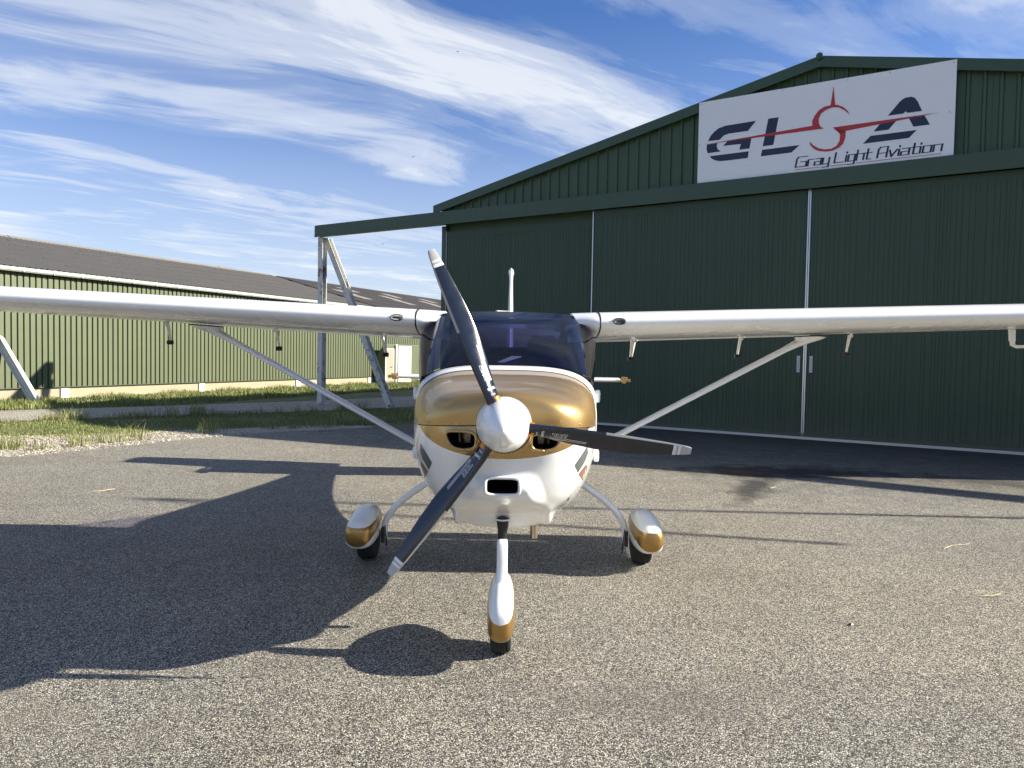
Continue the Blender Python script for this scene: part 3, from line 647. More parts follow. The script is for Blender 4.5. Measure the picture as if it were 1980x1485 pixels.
# paint line: gold above a shallow curve sagging to its lowest point under the spinner
ux = MA(t_, 'DIVIDE', MA(t_, 'ABSOLUTE', MA(t_, 'SUBTRACT', s_.outputs[0], AX)), .47)
u2 = MA(t_, 'MULTIPLY', ux, ux); u4 = MA(t_, 'MULTIPLY', u2, u2); u8 = MA(t_, 'MULTIPLY', u4, u4)
line = MA(t_, 'ADD', MA(t_, 'MULTIPLY', u2, .115), MA(t_, 'ADD', MA(t_, 'MULTIPLY', u8, .10), 1.055))
fac = MA(t_, 'MULTIPLY', MA(t_, 'SUBTRACT', s_.outputs[2], line), 800, clamp=True)
L(t_, mixc(t_, fac, (.84, .84, .82), (.47, .305, .115)), b_.inputs['Base Color']); L(t_, MA(t_, 'MULTIPLY', fac, .75), b_.inputs['Metallic'])
b_.inputs['Roughness'].default_value = .25; b_.inputs['Coat Weight'].default_value = .8; b_.inputs['Coat Roughness'].default_value = .04
def rrect(cx, cz, hw, hh, n=4.0, k=40, skew=None):
    P = []
    for i in range(k):
        th = 6.28318 * i / k; c, s_ = math.cos(th), math.sin(th); e = (abs(c) ** n + abs(s_) ** n) ** (-1 / n)
        x, z = hw * c * e, hh * s_ * e
        if skew: x, z = skew(x, z)
        P.append((cx + x, cz + z))
    return P
sk1 = lambda sg: (lambda x, z: (x * (1 - .16 * (-z / .045 if z < 0 else 0)) , z))
IN = [rrect(AX - .198, 1.141, .068, .043, 3.2, 40, lambda x, z: (x + (.022 * (-z / .043) if x < 0 else 0), z)), rrect(AX + .198, 1.141, .068, .043, 3.2, 40, lambda x, z: (x - (.022 * (-z / .043) if x > 0 else 0), z)), rrect(AX - .002, .925, .080, .040, 5.0)]
tmp = mesh('tmp', V, Fc, gcx); bm = bmesh.new(); bm.from_mesh(tmp.data); bvh = BVHTree.FromBMesh(bm); bm.free(); bpy.data.objects.remove(tmp)
def inside(P, x, z): return in_poly(x, z, P)
dead = set(); 
for P in IN:
    cx = sum(p[0] for p in P) / len(P); cz = sum(p[1] for p in P) / len(P)
    ins_ = {i for i, v in enumerate(V) if v.y < 4.25 and inside(P, v.x, v.z)}
    new = {}
    for fi, f in enumerate(Fc):
        k = [i in ins_ for i in f]
        if all(k): dead.add(fi)
        elif any(k):
            for i in f:
                if i in ins_ and i not in new:      # slide onto the outline
                    v = V[i]; lo, hi = 1.0, 6.0
                    for _ in range(24):
                        mid = (lo + hi) / 2
                        if inside(P, cx + (v.x - cx) * mid, cz + (v.z - cz) * mid): lo = mid
                        else: hi = mid
                    x, z = cx + (v.x - cx) * lo, cz + (v.z - cz) * lo
                    h = bvh.ray_cast(Vector((x, 3, z)), Vector((0, 1, 0))); new[i] = Vector((x, h[0].y if h[0] else v.y, z))
    for i, q in new.items(): V[i] = q
Fc = [f for i, f in enumerate(Fc) if i not in dead]
for v in V:
    x = abs(v.x - AX); v.z = lerp(v.z, .633, sst((.285 - x) / .035) * sst((.745 - v.z) / .07)) if v.y < 4.5 else v.z
lc = mesh('lower_cowling', V, Fc, gcx, plane, True, 50)
for P, yb in zip(IN, (4.0, 4.0, 4.02)):
    n = len(P); V_ = []
    for x, z in P:
        h = bvh.ray_cast(Vector((x, 3.0, z)), Vector((0, 1, 0))); V_.append(Vector((x, (h[0].y if h[0] else 3.66) + .002, z)))
    V_ += [Vector((x, yb, z)) for x, z in P]
    mesh('duct', V_, [(i, (i + 1) % n, n + (i + 1) % n, n + i) for i in range(n)] + [tuple(range(n, 2 * n))], darkin, plane)
def onsurf(x, z, off=.002, tree=None):
    h = (tree or bvh).ray_cast(Vector((x, 3.0, z)), Vector((0, 1, 0)))
    return (h[0] + Vector((0, -1, 0)) * off) if h[0] else Vector((x, 4.0, z))
for P, nm in zip(IN, ('intake_rim', 'intake_rim', 'scoop_rim')):
    cx = sum(p[0] for p in P) / len(P); cz = sum(p[1] for p in P) / len(P)
    pts = []
    for x, z in P:
        for kk in (1.0, .6, .4, .2, .1, .02):
            h = bvh.ray_cast(Vector((cx + (x - cx) * (1 + .10 * kk), 3.0, cz + (z - cz) * (1 + .14 * kk))), Vector((0, 1, 0)))
            if h[0]: break
        if not h[0]: h = (Vector((x, 3.66, z)),)
        pts.append(Vector((cx + (x - cx) * 1.02, h[0].y + .001, cz + (z - cz) * 1.02)))
    ys = [p.y for p in pts]; n = len(pts)
    for i, p in enumerate(pts): p.y = (ys[i - 2] + ys[i - 1] + ys[i] + ys[(i + 1) % n] + ys[(i + 2) % n]) / 5
    r_ = MB(); r_.tube(pts + [pts[0]], .0085, 10, False); r_.build(nm, gcx, plane, True, 80)
# engine bits behind the intakes
for sx in (-1, 1):
    e = MB(); e.tube([(AX + sx * .20, 3.90, 1.125), (AX + sx * .20, 3.86, 1.125)], .017, 14); e.tube([(AX + sx * .205, 3.83, 1.10), (AX + sx * .215, 3.82, 1.16), (AX + sx * .225, 3.83, 1.18)], .008, 8)
    e.tube([(AX + sx * .17, 3.84, 1.115), (AX + sx * .15, 3.80, 1.112), (AX + sx * .14, 3.79, 1.12)], .004, 6); e.box((AX + sx * .2 - .03, 3.88, 1.10), (AX + sx * .2 + .03, 3.9, 1.17))
    e.build('engine_fitting', exh, plane, True)
# painted stripes on the cowl sides
def decal(P, mt, nm, tree=None, off=.0025, step=.02):
    """polygon in x,z laid on the cowl surface"""
    bm2 = bmesh.new(); vs = [bm2.verts.new((x, 0, z)) for x, z in P]; bm2.faces.new(vs)
    xs = [p[0] for p in P]; zs = [p[1] for p in P]
    q = min(xs)
    while q < max(xs): bmesh.ops.bisect_plane(bm2, geom=bm2.verts[:] + bm2.edges[:] + bm2.faces[:], plane_co=(q, 0, 0), plane_no=(1, 0, 0)); q += step
    q = min(zs)
    while q < max(zs): bmesh.ops.bisect_plane(bm2, geom=bm2.verts[:] + bm2.edges[:] + bm2.faces[:], plane_co=(0, 0, q), plane_no=(0, 0, 1)); q += step
    bmesh.ops.triangulate(bm2, faces=bm2.faces[:])
    for v in bm2.verts: v.co = onsurf(v.co.x, v.co.z, off, tree)
    me = bpy.data.meshes.new(nm); bm2.to_mesh(me); bm2.free(); me.materials.append(mt)
    me.polygons.foreach_set('use_smooth', [True] * len(me.polygons)); return link(nm, me, plane)
def decal_cam(P, mt, nm, sx):
    bm2 = bmesh.new(); bm2.faces.new([bm2.verts.new((x, -y, 0)) for x, y in P])
    for ax_i in (0, 1):
        q = min(v.co[ax_i] for v in bm2.verts); hi = max(v.co[ax_i] for v in bm2.verts)
        while q < hi: bmesh.ops.bisect_plane(bm2, geom=bm2.verts[:] + bm2.edges[:] + bm2.faces[:], plane_co=(q if ax_i == 0 else 0, q if ax_i else 0, 0), plane_no=(1 - ax_i, ax_i, 0)); q += 3
    bmesh.ops.triangulate(bm2, faces=bm2.faces[:]); o_ = Vector((0, 0, CAMZ)); last = Vector((AX - .46, 4.1, .95))
    for v in bm2.verts:
        d_ = (at(v.co.x, -v.co.y, 1) - o_).normalized(); h = bvh.ray_cast(o_, d_); p = (h[0] - d_ * .004) if h[0] else last
        last = p; v.co = Vector((2 * AX - p.x, p.y, p.z)) if sx > 0 else p
    me = bpy.data.meshes.new(nm); bm2.to_mesh(me); bm2.free(); me.materials.append(mt); return link(nm, me, plane)
for sx in (-1, 1):
    decal_cam([(813, 857), (819, 868), (835, 895), (829, 909), (817, 888), (811, 870)], greyv, 'grey_stripe', sx)
    decal_cam([(815, 893), (828, 912), (817, 931), (811, 911), (811, 897)], brown, 'brown_stripe', sx)
p0 = at(1099, 964, 4.0); o_ = Vector((0, 0, CAMZ)); k = MB()
hh = [bvh.ray_cast(o_, (at(px, py, 1) - o_).normalized()) for px, py in ((1096, 967), (1098, 967.5), (1102, 962), (1100, 961.5))]
if all(h[0] for h in hh): k.add([h[0] + Vector((0, -.003, 0)) for h in hh], [(0, 1, 2, 3)]); k.build('drain_slot', black, plane)
# cowl screws
for sx in (-1, 1):
    for px_u in (.225, .37, .44, .465):
        z = 1.205 + .012 - (0.02 if px_u > .4 else 0)
        bm = bmesh.new(); bm.from_mesh(uc.data); tb = BVHTree.FromBMesh(bm); bm.free()
        h = tb.ray_cast(Vector((AX + sx * px_u, 3, z)), Vector((0, 1, 0)))
        if h[0]:
            n_ = h[1] if h[1].y < 0 else -h[1]
            k = MB(); k.tube([h[0], h[0] + n_ * .003], .0045, 8); k.build('cowl_screw', alu, plane, True)
# white lip where cowl meets windshield
lip = []
for dy, o_ in ((-.04, .001), (-.036, .008), (.0, .017), (.03, .026), (.04, .022), (.05, -.02)):
    s_ = ST[-1]; lip.append(sup(s_[1] + o_, s_[2] + o_, s_[3], s_[4], s_[5], s_[6], 4.70 + dy, R(-2), R(182), NU))
    q0 = sup(s_[1] + .002, s_[2] + .002, s_[3], s_[4], s_[5], s_[6], 4.70 + dy, R(-2), R(182), NU)
    if o_ > 0: lip[-1] = [b__.lerp(a, sst(max(0, math.sin(math.pi * i / NU)) * 1.5)) for i, (a, b__) in enumerate(zip(lip[-1], q0))]
V, Fc = loft(lip, closed=False); mesh('windshield_lip', V, Fc, white, plane, True, 50)
# spinner
sp_r = []
for i in range(19):
    u = i / 18; Y = 3.60 - .335 * u
    r_ = .131 * (1 - u ** 1.75) ** .62 if u < 1 else .0
    if i == 0: r_ = .131
    sp_r.append((Y, max(r_, .002)))
rings = [[Vector((AX, 0, 1.222)) + Vector((r_ * math.cos(6.28318 * j / 48), Y, r_ * math.sin(6.28318 * j / 48))) for j in range(48)] for Y, r_ in [(3.612, .128)] + sp_r]
V, Fc = loft(rings, True, True, True); fixn(mesh('spinner', V, Fc, white, plane, True, 60))
k = MB(); k.tube([(AX + .1295 * math.cos(6.28318 * i / 48), 3.600, 1.222 + .1295 * math.sin(6.28318 * i / 48)) for i in range(49)], .0035, 8, False); k.build('spinner_backplate', greyv, plane, True)
# propeller blades
HUB = Vector((AX, 3.515, 1.222))
RS = [.118, .135, .16, .20, .25, .30, .36, .42, .47, .52, .58, .64, .70, .75, .784, .798, .808, .818, .84, .857, .868]
def itp(x, T):
    for (a, b__), (c, d) in zip(T[:-1], T[1:]):
        if x <= c: return lerp(b__, d, max(0, (x - a) / (c - a)))
    return T[-1][1]
CLE = [(.118, .029), (.3, .033), (.45, .034), (.6, .031), (.75, .026), (.85, .020), (.868, .015)]
CTE = [(.118, .029), (.2, .034), (.3, .044), (.45, .055), (.6, .050), (.75, .035), (.85, .021), (.868, .016)]
TH = [(.118, .045), (.16, .036), (.25, .024), (.45, .014), (.7, .009), (.868, .005)]
PB = [(.118, 48), (.25, 38), (.45, 27), (.65, 20), (.868, 14)]
NS = 9
def blade_pt(phi, r, c01, top, off=0.0):
    """c01 0 at leading edge .. 1 at trailing edge"""
    rh = Vector((math.cos(phi), 0, math.sin(phi))); ch = Vector((-math.sin(phi), 0, math.cos(phi))); fh = Vector((0, -1, 0))
    be = R(itp(r, PB)); le, te = itp(r, CLE), itp(r, CTE); c = lerp(le, -te, c01)
    th = itp(r, TH); x = c01
    prof_ = (2.0 * math.sqrt(max(x, 0)) * (1 - x) ** .8) * .85 if r > .15 else 2 * math.sqrt(max(0, x * (1 - x))) * .8
    h = th * prof_ * (1.0 if top else -.45)
    n_ = fh * math.cos(be * .6) - ch * math.sin(be * .6)
    return HUB + rh * r + ch * c + fh * (c * math.tan(be) * .9) + n_ * (h + (off if top else -off))
def blade(phi, lab):
    rows = []
    for r in RS:
        rows.append([blade_pt(phi, r, (1 - math.cos(math.pi * i / NS)) / 2, True) for i in range(NS + 1)] + [blade_pt(phi, r, (1 - math.cos(math.pi * i / NS)) / 2, False) for i in range(NS - 1, 0, -1)])
    n = len(rows[0]); cats = {'b': [], 'g': [], 'w': [], 't': []}
    for i in range(len(RS) - 1):
        rm = (RS[i] + RS[i + 1]) / 2
        for j in range(n):
            jj = (j + 1) % n
            f = (i * n + j, i * n + jj, (i + 1) * n + jj, (i + 1) * n + j)
            edge_ = j < 2 or j >= n - 2
            if rm > .84: k = 't'
            elif edge_ and rm > .47: k = 'g'
            elif rm > .818: k = 't'
            elif rm > .808: k = 'w'
            elif rm > .798: k = 't'
            elif rm > .784: k = 'w'
            else: k = 'b'
            cats[k].append(f)
    V = [v for rw in rows for v in rw]
    cats['t'].append(tuple(range((len(RS) - 1) * n, len(RS) * n)))
    me = mesh('propeller_blade', V, cats['b'], navy, plane, True, 50); me['label'] = lab
    def sub(nm, fs, mt):
        us = sorted({i for f in fs for i in f}); mp = {a: b__ for b__, a in enumerate(us)}
        mesh(nm, [V[i] for i in us], [tuple(mp[i] for i in f) for f in fs], mt, me, True, 50)
    sub('leading_edge_guard', cats['g'], guard); sub('tip_stripe', cats['w'], tipw); sub('blade_tip', cats['t'], tipg)
    rh = Vector((math.cos(phi), 0, math.sin(phi)))
    cf = MB(); cf.tube([HUB + rh * .108, HUB + rh * .139], .0345, 24); c2 = cf.build('blade_root_cuff', orange, me, True, 50)
    def fn(u, v, off):     # u = radius, v = chordwise towards the leading edge
        le, te = itp(u, CLE), itp(u, CTE); return blade_pt(phi, u, max(.02, min(.98, (le - v) / (le + te))), True, off)
    def fn2(u, v, off): return fn(v, -u, off)
    o1 = MB(); o2 = MB()
    for k_, ch in enumerate('DUC'):
        strokes(o1, ch, .222 + k_ * .024, -.017, .015, .019, .0085, .0075, fn, .0012, .35)
        strokes(o2, ch, .222 + k_ * .024, -.017, .015, .019, .0045, .0038, fn, .0020, .35)
    def ln(mb, r0_, v0, r1_, v1, w_, off=.0012, k=8):
        for i in range(k):
            a, b__ = i / k, (i + 1) / k; ra, rb = lerp(r0_, r1_, a), lerp(r0_, r1_, b__); va, vb = lerp(v0, v1, a), lerp(v0, v1, b__)
            mb.add([fn(ra, va - w_, off), fn(rb, vb - w_, off), fn(rb, vb + w_, off), fn(ra, va + w_, off)], [(0, 1, 2, 3)])
    ln(o1, .215, -.024, .385, -.030, .0013); ln(o1, .285, -.018, .390, -.0235, .0013)
    for k_, (ch, ww) in enumerate((('S', .006), ('W', .009), ('I', .0), ('R', .006), ('L', .006))):
        x0 = -.012 + (0, .0088, .0205, .0235, .0325)[k_]
        strokes(o1, ch, x0, .176, ww, .010, .0021, .0018, fn2, .0012)
    for k_ in range(3): ln(o1, .149 + k_ * .0035, -.008 + .002 * k_, .151 + k_ * .0035, .010 - .002 * k_, .001, k=2)
    for k_ in range(4): ln(o1, .150, -.008 + k_ * .005, .158, -.008 + k_ * .005, .0011, k=1)
    tag(o1.build('lettering', tipw, me), kind='stuff'); tag(o2.build('lettering_fill', navy, me), kind='stuff')
blade(R(113.4), 'black propeller blade pointing up and slightly left'); blade(R(233.6), 'black propeller blade pointing down and left'); blade(R(353.4), 'black propeller blade pointing right')

# fuselage body
FB = [(4.70, .535, .313, .600, 3.5, 2.4, 1.135), (4.95, .585, .300, .60, 3.2, 2.6, 1.12), (5.25, .612, .26, .585, 3.2, 2.8, 1.12), (5.6, .618, .25, .57, 3.2, 2.8, 1.12), (6.1, .585, .26, .53, 3, 2.7, 1.13),
      (6.6, .48, .42, .45, 2.6, 2.4, 1.16), (7.2, .34, .40, .34, 2.2, 2.2, 1.19), (8.2, .21, .28, .22, 2, 2, 1.21), (9.4, .11, .17, .12, 2, 2, 1.225), (10.55, .035, .07, .05, 2, 2, 1.245)]
rings = [sup(s_[1], s_[2], s_[3], s_[4], s_[5], s_[6], s_[0], 0, R(360), 64)[:-1] for s_ in catmull(FB, 4)]
V, Fc = loft(rings, True, True, True); fz = fixn(mesh('fuselage', V, Fc, white, plane, True, 60))
# checker stripe chips on the fuselage flank, door hinges, belly
for sx in (-1, 1):
    for zc in (1.27, .855):
        h_ = MB(); pts = []
        for dz, rr in ((-.045, .006), (-.04, .016), (-.012, .021), (-.010, .019), (.010, .019), (.012, .021), (.04, .016), (.045, .006)): pts.append(((AX + sx * .632, 5.35, zc + dz), rr))
        h_.tube([p for p, _ in pts], [q for _, q in pts], 14, True); h_.build('door_hinge_fairing', white, plane, True)
# windshield
def interp_pts(T, u):
    for a, b__ in zip(T[:-1], T[1:]):
        if u <= b__[0]: k = (u - a[0]) / (b__[0] - a[0]); return Vector([lerp(p, q_, k) for p, q_ in zip(a[1:], b__[1:])])
    return Vector(T[-1][1:])
BOT = catmull([(0, 0, 4.735, 1.482), (.3, .165, 4.737, 1.481), (.6, .33, 4.742, 1.474), (.8, .455, 4.76, 1.442), (.93, .535, 4.82, 1.395), (1.0, .560, 4.93, 1.372)], 4)
TOP = catmull([(0, 0, 5.36, 1.846), (.3, .15, 5.362, 1.845), (.6, .31, 5.37, 1.838), (.78, .450, 5.385, 1.826), (.93, .590, 5.41, 1.715), (1.0, .622, 5.50, 1.670)], 4)
rows = []
for k in range(13):
    v = k / 12; row = []
    for i in range(-20, 21):
        u = abs(i) / 20; sg = -1 if i < 0 else 1
        a, c = interp_pts(BOT, u), interp_pts(TOP, u); p = a.lerp(c, v); bul = 4 * v * (1 - v)
        p.y -= .05 * bul * (1 - .6 * u); p.z += .025 * bul * (1 - u); p.x += .006 * bul * u ** 3
        row.append(Vector((AX + sg * p.x, p.y, p.z)))
    rows.append(row)
V, Fc = loft(rows, closed=False); mesh('windshield', V, Fc, wglass, plane, True, 80)
# side windows, pillars
for sx in (-1, 1):
    rows = []
    for k in range(7):
        v = k / 6; row = []
        for i in range(9):
            u = i / 8; Y = lerp(lerp(4.96, 5.52, v), 6.25, u)
            x = lerp(lerp(.562, .600, sst(u * 2)), lerp(.612, .585, u), v); z = lerp(1.365, lerp(1.69, 1.70, u), v)
            row.append(Vector((AX + sx * x, Y, z)))
        rows.append(row)
    V, Fc = loft(rows, closed=False); mesh('side_window', V, Fc, sglass, plane, True, 80)
    p_ = MB(); p_.tube([(AX + sx * .545, 4.98, 1.36), (AX + sx * .548, 5.20, 1.52), (AX + sx * .55, 5.45, 1.68)], .018, 8, flat=1.3); p_.build('cabin_pillar', black, plane, True)
    p_ = MB(); p_.tube([(AX + sx * .46, 6.28, 1.36), (AX + sx * .45, 6.3, 1.80)], .03, 8); p_.build('cabin_pillar', black, plane, True)
# roof over the cabin and turtle deck with rear window opening
rr_ = []
for Y, wv, zt in ((5.37, .46, 1.846), (5.6, .47, 1.862), (6.0, .47, 1.85), (6.5, .45, 1.80)):
    rr_.append([Vector((AX + x * wv, Y, zt - .02 * abs(x) ** 2.5)) for x in [i / 10 for i in range(-10, 11)]] + [Vector((AX + x * wv, Y, zt - .03 - .02 * abs(x) ** 2.5)) for x in [i / 10 for i in range(10, -11, -1)]])
V, Fc = loft(rr_, True, True, True); roofn = mat('cabin_roof_tint', (.02, .03, .08), .12, coat=.5); fixn(mesh('cabin_roof', V, Fc, roofn, plane, True, 60))
rw = []
for v in (0, .5, 1):
    rw.append([Vector((AX + x * lerp(.45, .30, v), lerp(6.5, 7.05, v), lerp(1.80, 1.58, v) - .06 * x * x)) for x in [i / 8 for i in range(-8, 9)]])
V, Fc = loft(rw, closed=False); mesh('rear_window', V, Fc, glass('rear_glass', (.6, .55, .75), .15), plane, True, 80)
# interior
ins = MB(); ins.box((AX - .50, 4.80, 1.10), (AX + .50, 5.02, 1.405)); ins.build('instrument_panel', darkin, plane)
dsh = MB(); dsh.add([(AX - .54, 4.78, 1.40), (AX + .54, 4.78, 1.40), (AX + .40, 4.78, 1.455), (AX - .40, 4.78, 1.455), (AX - .54, 5.08, 1.405), (AX + .54, 5.08, 1.405), (AX + .36, 5.10, 1.475), (AX - .36, 5.10, 1.475)], [(0, 1, 2, 3), (3, 2, 6, 7), (4, 7, 6, 5), (0, 3, 7, 4), (1, 5, 6, 2)]); dsh.build('glare_shield', darkin, plane)
for sx in (-1, 1):
    q = []
    for z, wv, th, Y in ((1.05, .20, .06, 5.80), (1.35, .21, .07, 5.88), (1.50, .19, .07, 5.93), (1.58, .13, .06, 5.95), (1.66, .115, .05, 5.97), (1.70, .08, .03, 5.97)):
        q.append([Vector((AX + sx * .27 + wv * math.cos(a), Y + th * math.sin(a), z)) for a in [6.28318 * i / 16 for i in range(16)]])
    V, Fc = loft(q, True, True, True); fixn(mesh('seat_back', V, Fc, seatm, plane, True, 60))
bk = MB(); bk.box((AX - .46, 6.46, 1.10), (AX + .46, 6.50, 1.61)); bk.build('rear_bulkhead', darkin, plane)
cb = MB(); cb.box((AX - .48, 5.40, 1.765), (AX + .48, 5.46, 1.80)); cb.build('spar_carry_through', darkin, plane)
# roof blister behind the wing
k = MB(); k.tube([(AX - .10, 6.15, 1.845), (AX - .095, 6.2, 1.882), (AX + .0, 6.3, 1.885)], [.02, .022, .02], 10); k.build('antenna_blister', white, plane, True)
# ---- wings
def naca(x, th, cam=.02):
    yt = 5 * th * (.2969 * math.sqrt(x) - .126 * x - .3516 * x * x + .2843 * x ** 3 - .1015 * x ** 4)
    yc = cam * (2 * .4 * x - x * x) / .16 if x < .4 else cam * ((1 - .8) + .8 * x - x * x) / .36
    return yt, yc
def section(x, le, te, th, x0=0.0, x1=1.0, n=22, cam=.02):
    """closed airfoil ring between chord fractions x0..x1; le,te = (Y,z)"""
    ch = te[0] - le[0]; out = []
    xs = [x0 + (x1 - x0) * (1 - math.cos(math.pi * i / n)) / 2 for i in range(n + 1)] if x0 == 0 else [lerp(x0, x1, i / n) for i in range(n + 1)]
    for top, seq in ((1, xs[::-1]), (-1, xs[1:] if x0 == 0 else xs)):
        for c in seq:
            yt, yc = naca(c, th, cam); z = lerp(le[1], te[1], c) + (yc + top * yt) * ch
            out.append(Vector((x, le[0] + c * ch, z)))
    return out
def wing_le_te(X):
    k = (X - .632) / (4.68 - .632); le = (5.29 + .02 * k, 1.775 + .155 * k); te = (lerp(6.56, 6.48, k), lerp(1.675, 1.865, k))
    return le, te
for sx, lab in ((-1, 'left wing'), (1, 'right wing')):
    XS = [.640, .9, 1.4, 2.0, 2.45, 2.5, 3.2, 4.0, 4.43, 4.58, 4.65, 4.68]
    rings = []
    for X in XS:
        le, te = wing_le_te(X); th = .145; x1 = .80 if X < 4.42 else 1.0
        if X > 4.5: 
            k = (X - 4.43) / .25; th *= math.sqrt(max(.02, 1 - k * k)); le = (le[0] + .10 * k ** 2, le[1]); te = (te[0] - .05 * k ** 2, te[1])
        rings.append(section(AX + sx * X, le, te, th, 0, x1))
    V, Fc = loft(rings, True, True, True); wg = fixn(mesh('wing', V, Fc, white, plane, True, 50))
    for nm, xa, xb in (('flap', .66, 2.46), ('aileron', 2.49, 4.41)):
        rg = []
        for X in (xa, (xa + xb) / 2, xb):
            le, te = wing_le_te(X); te = (te[0], te[1] - (.012 if nm == 'flap' else 0)); rg.append(section(AX + sx * X, le, te, .145, .812, 1.0, 8))
        V, Fc = loft(rg, True, True, True); fixn(mesh(nm, V, Fc, white, wg, True, 40))
    # black seal at the root gap
    le, te = wing_le_te(.635); r1 = section(AX + sx * .632, le, te, .152); r2 = section(AX + sx * .642, le, te, .152)
    V, Fc = loft([r1, r2], True, True, True); fixn(mesh('root_seal', V, Fc, black, wg, True, 40))
    # root fairing, thinning inboard under the windshield corner
    rg = []
    for X, k in ((.631, 0), (.61, .02), (.58, .12), (.55, .30), (.52, .50), (.49, .72), (.455, .95)):
        le, te = wing_le_te(X); ring = section(AX + sx * X, le, te, .145)
        n_ = len(ring) // 2
        for i, p in enumerate(ring):
            if i > n_:
                tz = ring[max(0, 2 * n_ - i)].z; p.z = lerp(p.z, tz - .012, k)
        for p in ring: p.y += .06 * k * max(0, 1 - (p.y - 5.33) / .5)
        rg.append(ring)
    V, Fc = loft(rg, True, True, True); fixn(mesh('wing_root_fairing', V, Fc, white, plane, True, 60))
    # oval air vent on the leading edge
    bm = bmesh.new(); bm.from_mesh(wg.data); tb = BVHTree.FromBMesh(bm); bm.free()
    P = rrect(AX + sx * .765, 1.79, .040, .021, 2.6, 28); cen = onsurf(AX + sx * .765, 1.79, .005, tb)
    vt = MB(); pts = [onsurf(x, z, .005, tb) for x, z in P]; vt.add([cen] + pts, [(0, i + 1, (i + 1) % 28 + 1) for i in range(28)]); vt.build('air_vent', meshm, wg, True)
    vt = MB(); vt.tube(pts + [pts[0]], .003, 6, False)
    vt.build('vent_rim', black, wg, True)
    gr = MB()
    for i in range(-5, 6):
        xx = AX + sx * .765 + i * .0068; hh = .017 * math.sqrt(max(0, 1 - (i / 6) ** 2)); gr.tube([onsurf(xx, 1.79 - hh, .007, tb), onsurf(xx, 1.79 + hh, .007, tb)], .0010, 4)
    gr.build('vent_grille', greyv, wg)
    # flap hinge brackets
    for X, zt in ((1.0, 1.665), (1.87, 1.70), (2.76, 1.735)):
        Y = 6.30; zb = zt - .135; x = AX + sx * X
        k = MB(); k.tube([(x - sx * .01, Y - .12, zt + .045), (x, Y, zb)], .0085, 8); k.tube([(x + sx * .035, Y + .02, zt + .02), (x + sx * .006, Y + .01, zb)], [.014, .009], 8)
        k.tube([(x - sx * .01, Y - .12, zt + .045), (x + sx * .03, Y - .03, zt + .012), (x + sx * .06, Y + .05, zt + .016)], [.007, .014, .005], 8)
        k.build('hinge_bracket', white, wg, True)
        k = MB(); k.tube([(x - .022, Y - .015, zb), (x + .022, Y - .015, zb)], .018, 12, flat=1.0); k.build('bracket_cap', black, wg, True)
    # strut with flared upper fairing
    a = Vector((AX + sx * .60, 5.62, .855)); c = Vector((AX + sx * 2.24, 5.80, 1.705)); d = (c - a)
    def sring(p, ch, th, n=20): 
        upn = d.normalized().cross(Vector((0, 1, 0))).normalized(); return [p + Vector((0, 1, 0)) * (ch * math.cos(6.28318 * i / n)) + upn * (th * math.sin(6.28318 * i / n)) for i in range(n)]
    sr = [sring(a - d * .02, .055, .020), sring(a, .055, .021), sring(a + d * .5, .055, .021), sring(a + d * .90, .055, .022), sring(a + d * .95, .058, .028)]
    e = a + d * 1.0
    for k_, (hx, cy) in enumerate(((.05, .075), (.085, .10), (.115, .125))):
        zz_ = (1.672, 1.698, 1.722)[k_]; cx = AX + sx * (2.20, 2.245, 2.27)[k_]
        upn = d.normalized().cross(Vector((0, 1, 0))).normalized()
        ring = []
        for i in range(20):
            th_ = 6.28318 * i / 20; v = Vector((0, 1, 0)) * cy * math.cos(th_)
            sgn = upn.x
            ring.append(Vector((cx + hx * math.sin(th_) * (1 if upn.x > 0 else -1), 5.79, zz_ + hx * .04 * math.sin(th_))) + v)
        sr.append(ring)
    V, Fc = loft(sr, True, True, True); fixn(mesh('wing_strut', V, Fc, white, plane, True, 70))
    k = MB(); n = 28
    k.tube([(AX + sx * 2.27 + .118 * math.cos(6.28318 * i / n), 5.79 + .128 * math.sin(6.28318 * i / n), 1.726 + .118 * .05 * sx * math.cos(6.28318 * i / n)) for i in range(n + 1)], .0045, 6, False); k.build('strut_seal', black, plane, True)
# pitot tube under the right wing
p_ = MB(); p_.tube([(AX + 3.86, 5.92, 1.86), (AX + 3.865, 5.91, 1.72)], .024, 10); p_.tube([(AX + 3.865, 5.91, 1.80), (AX + 3.868, 5.91, 1.69), (AX + 3.868, 5.86, 1.675), (AX + 3.868, 5.42, 1.675)], [.022, .018, .013, .012], 10); p_.build('pitot_tube', white, plane, True)
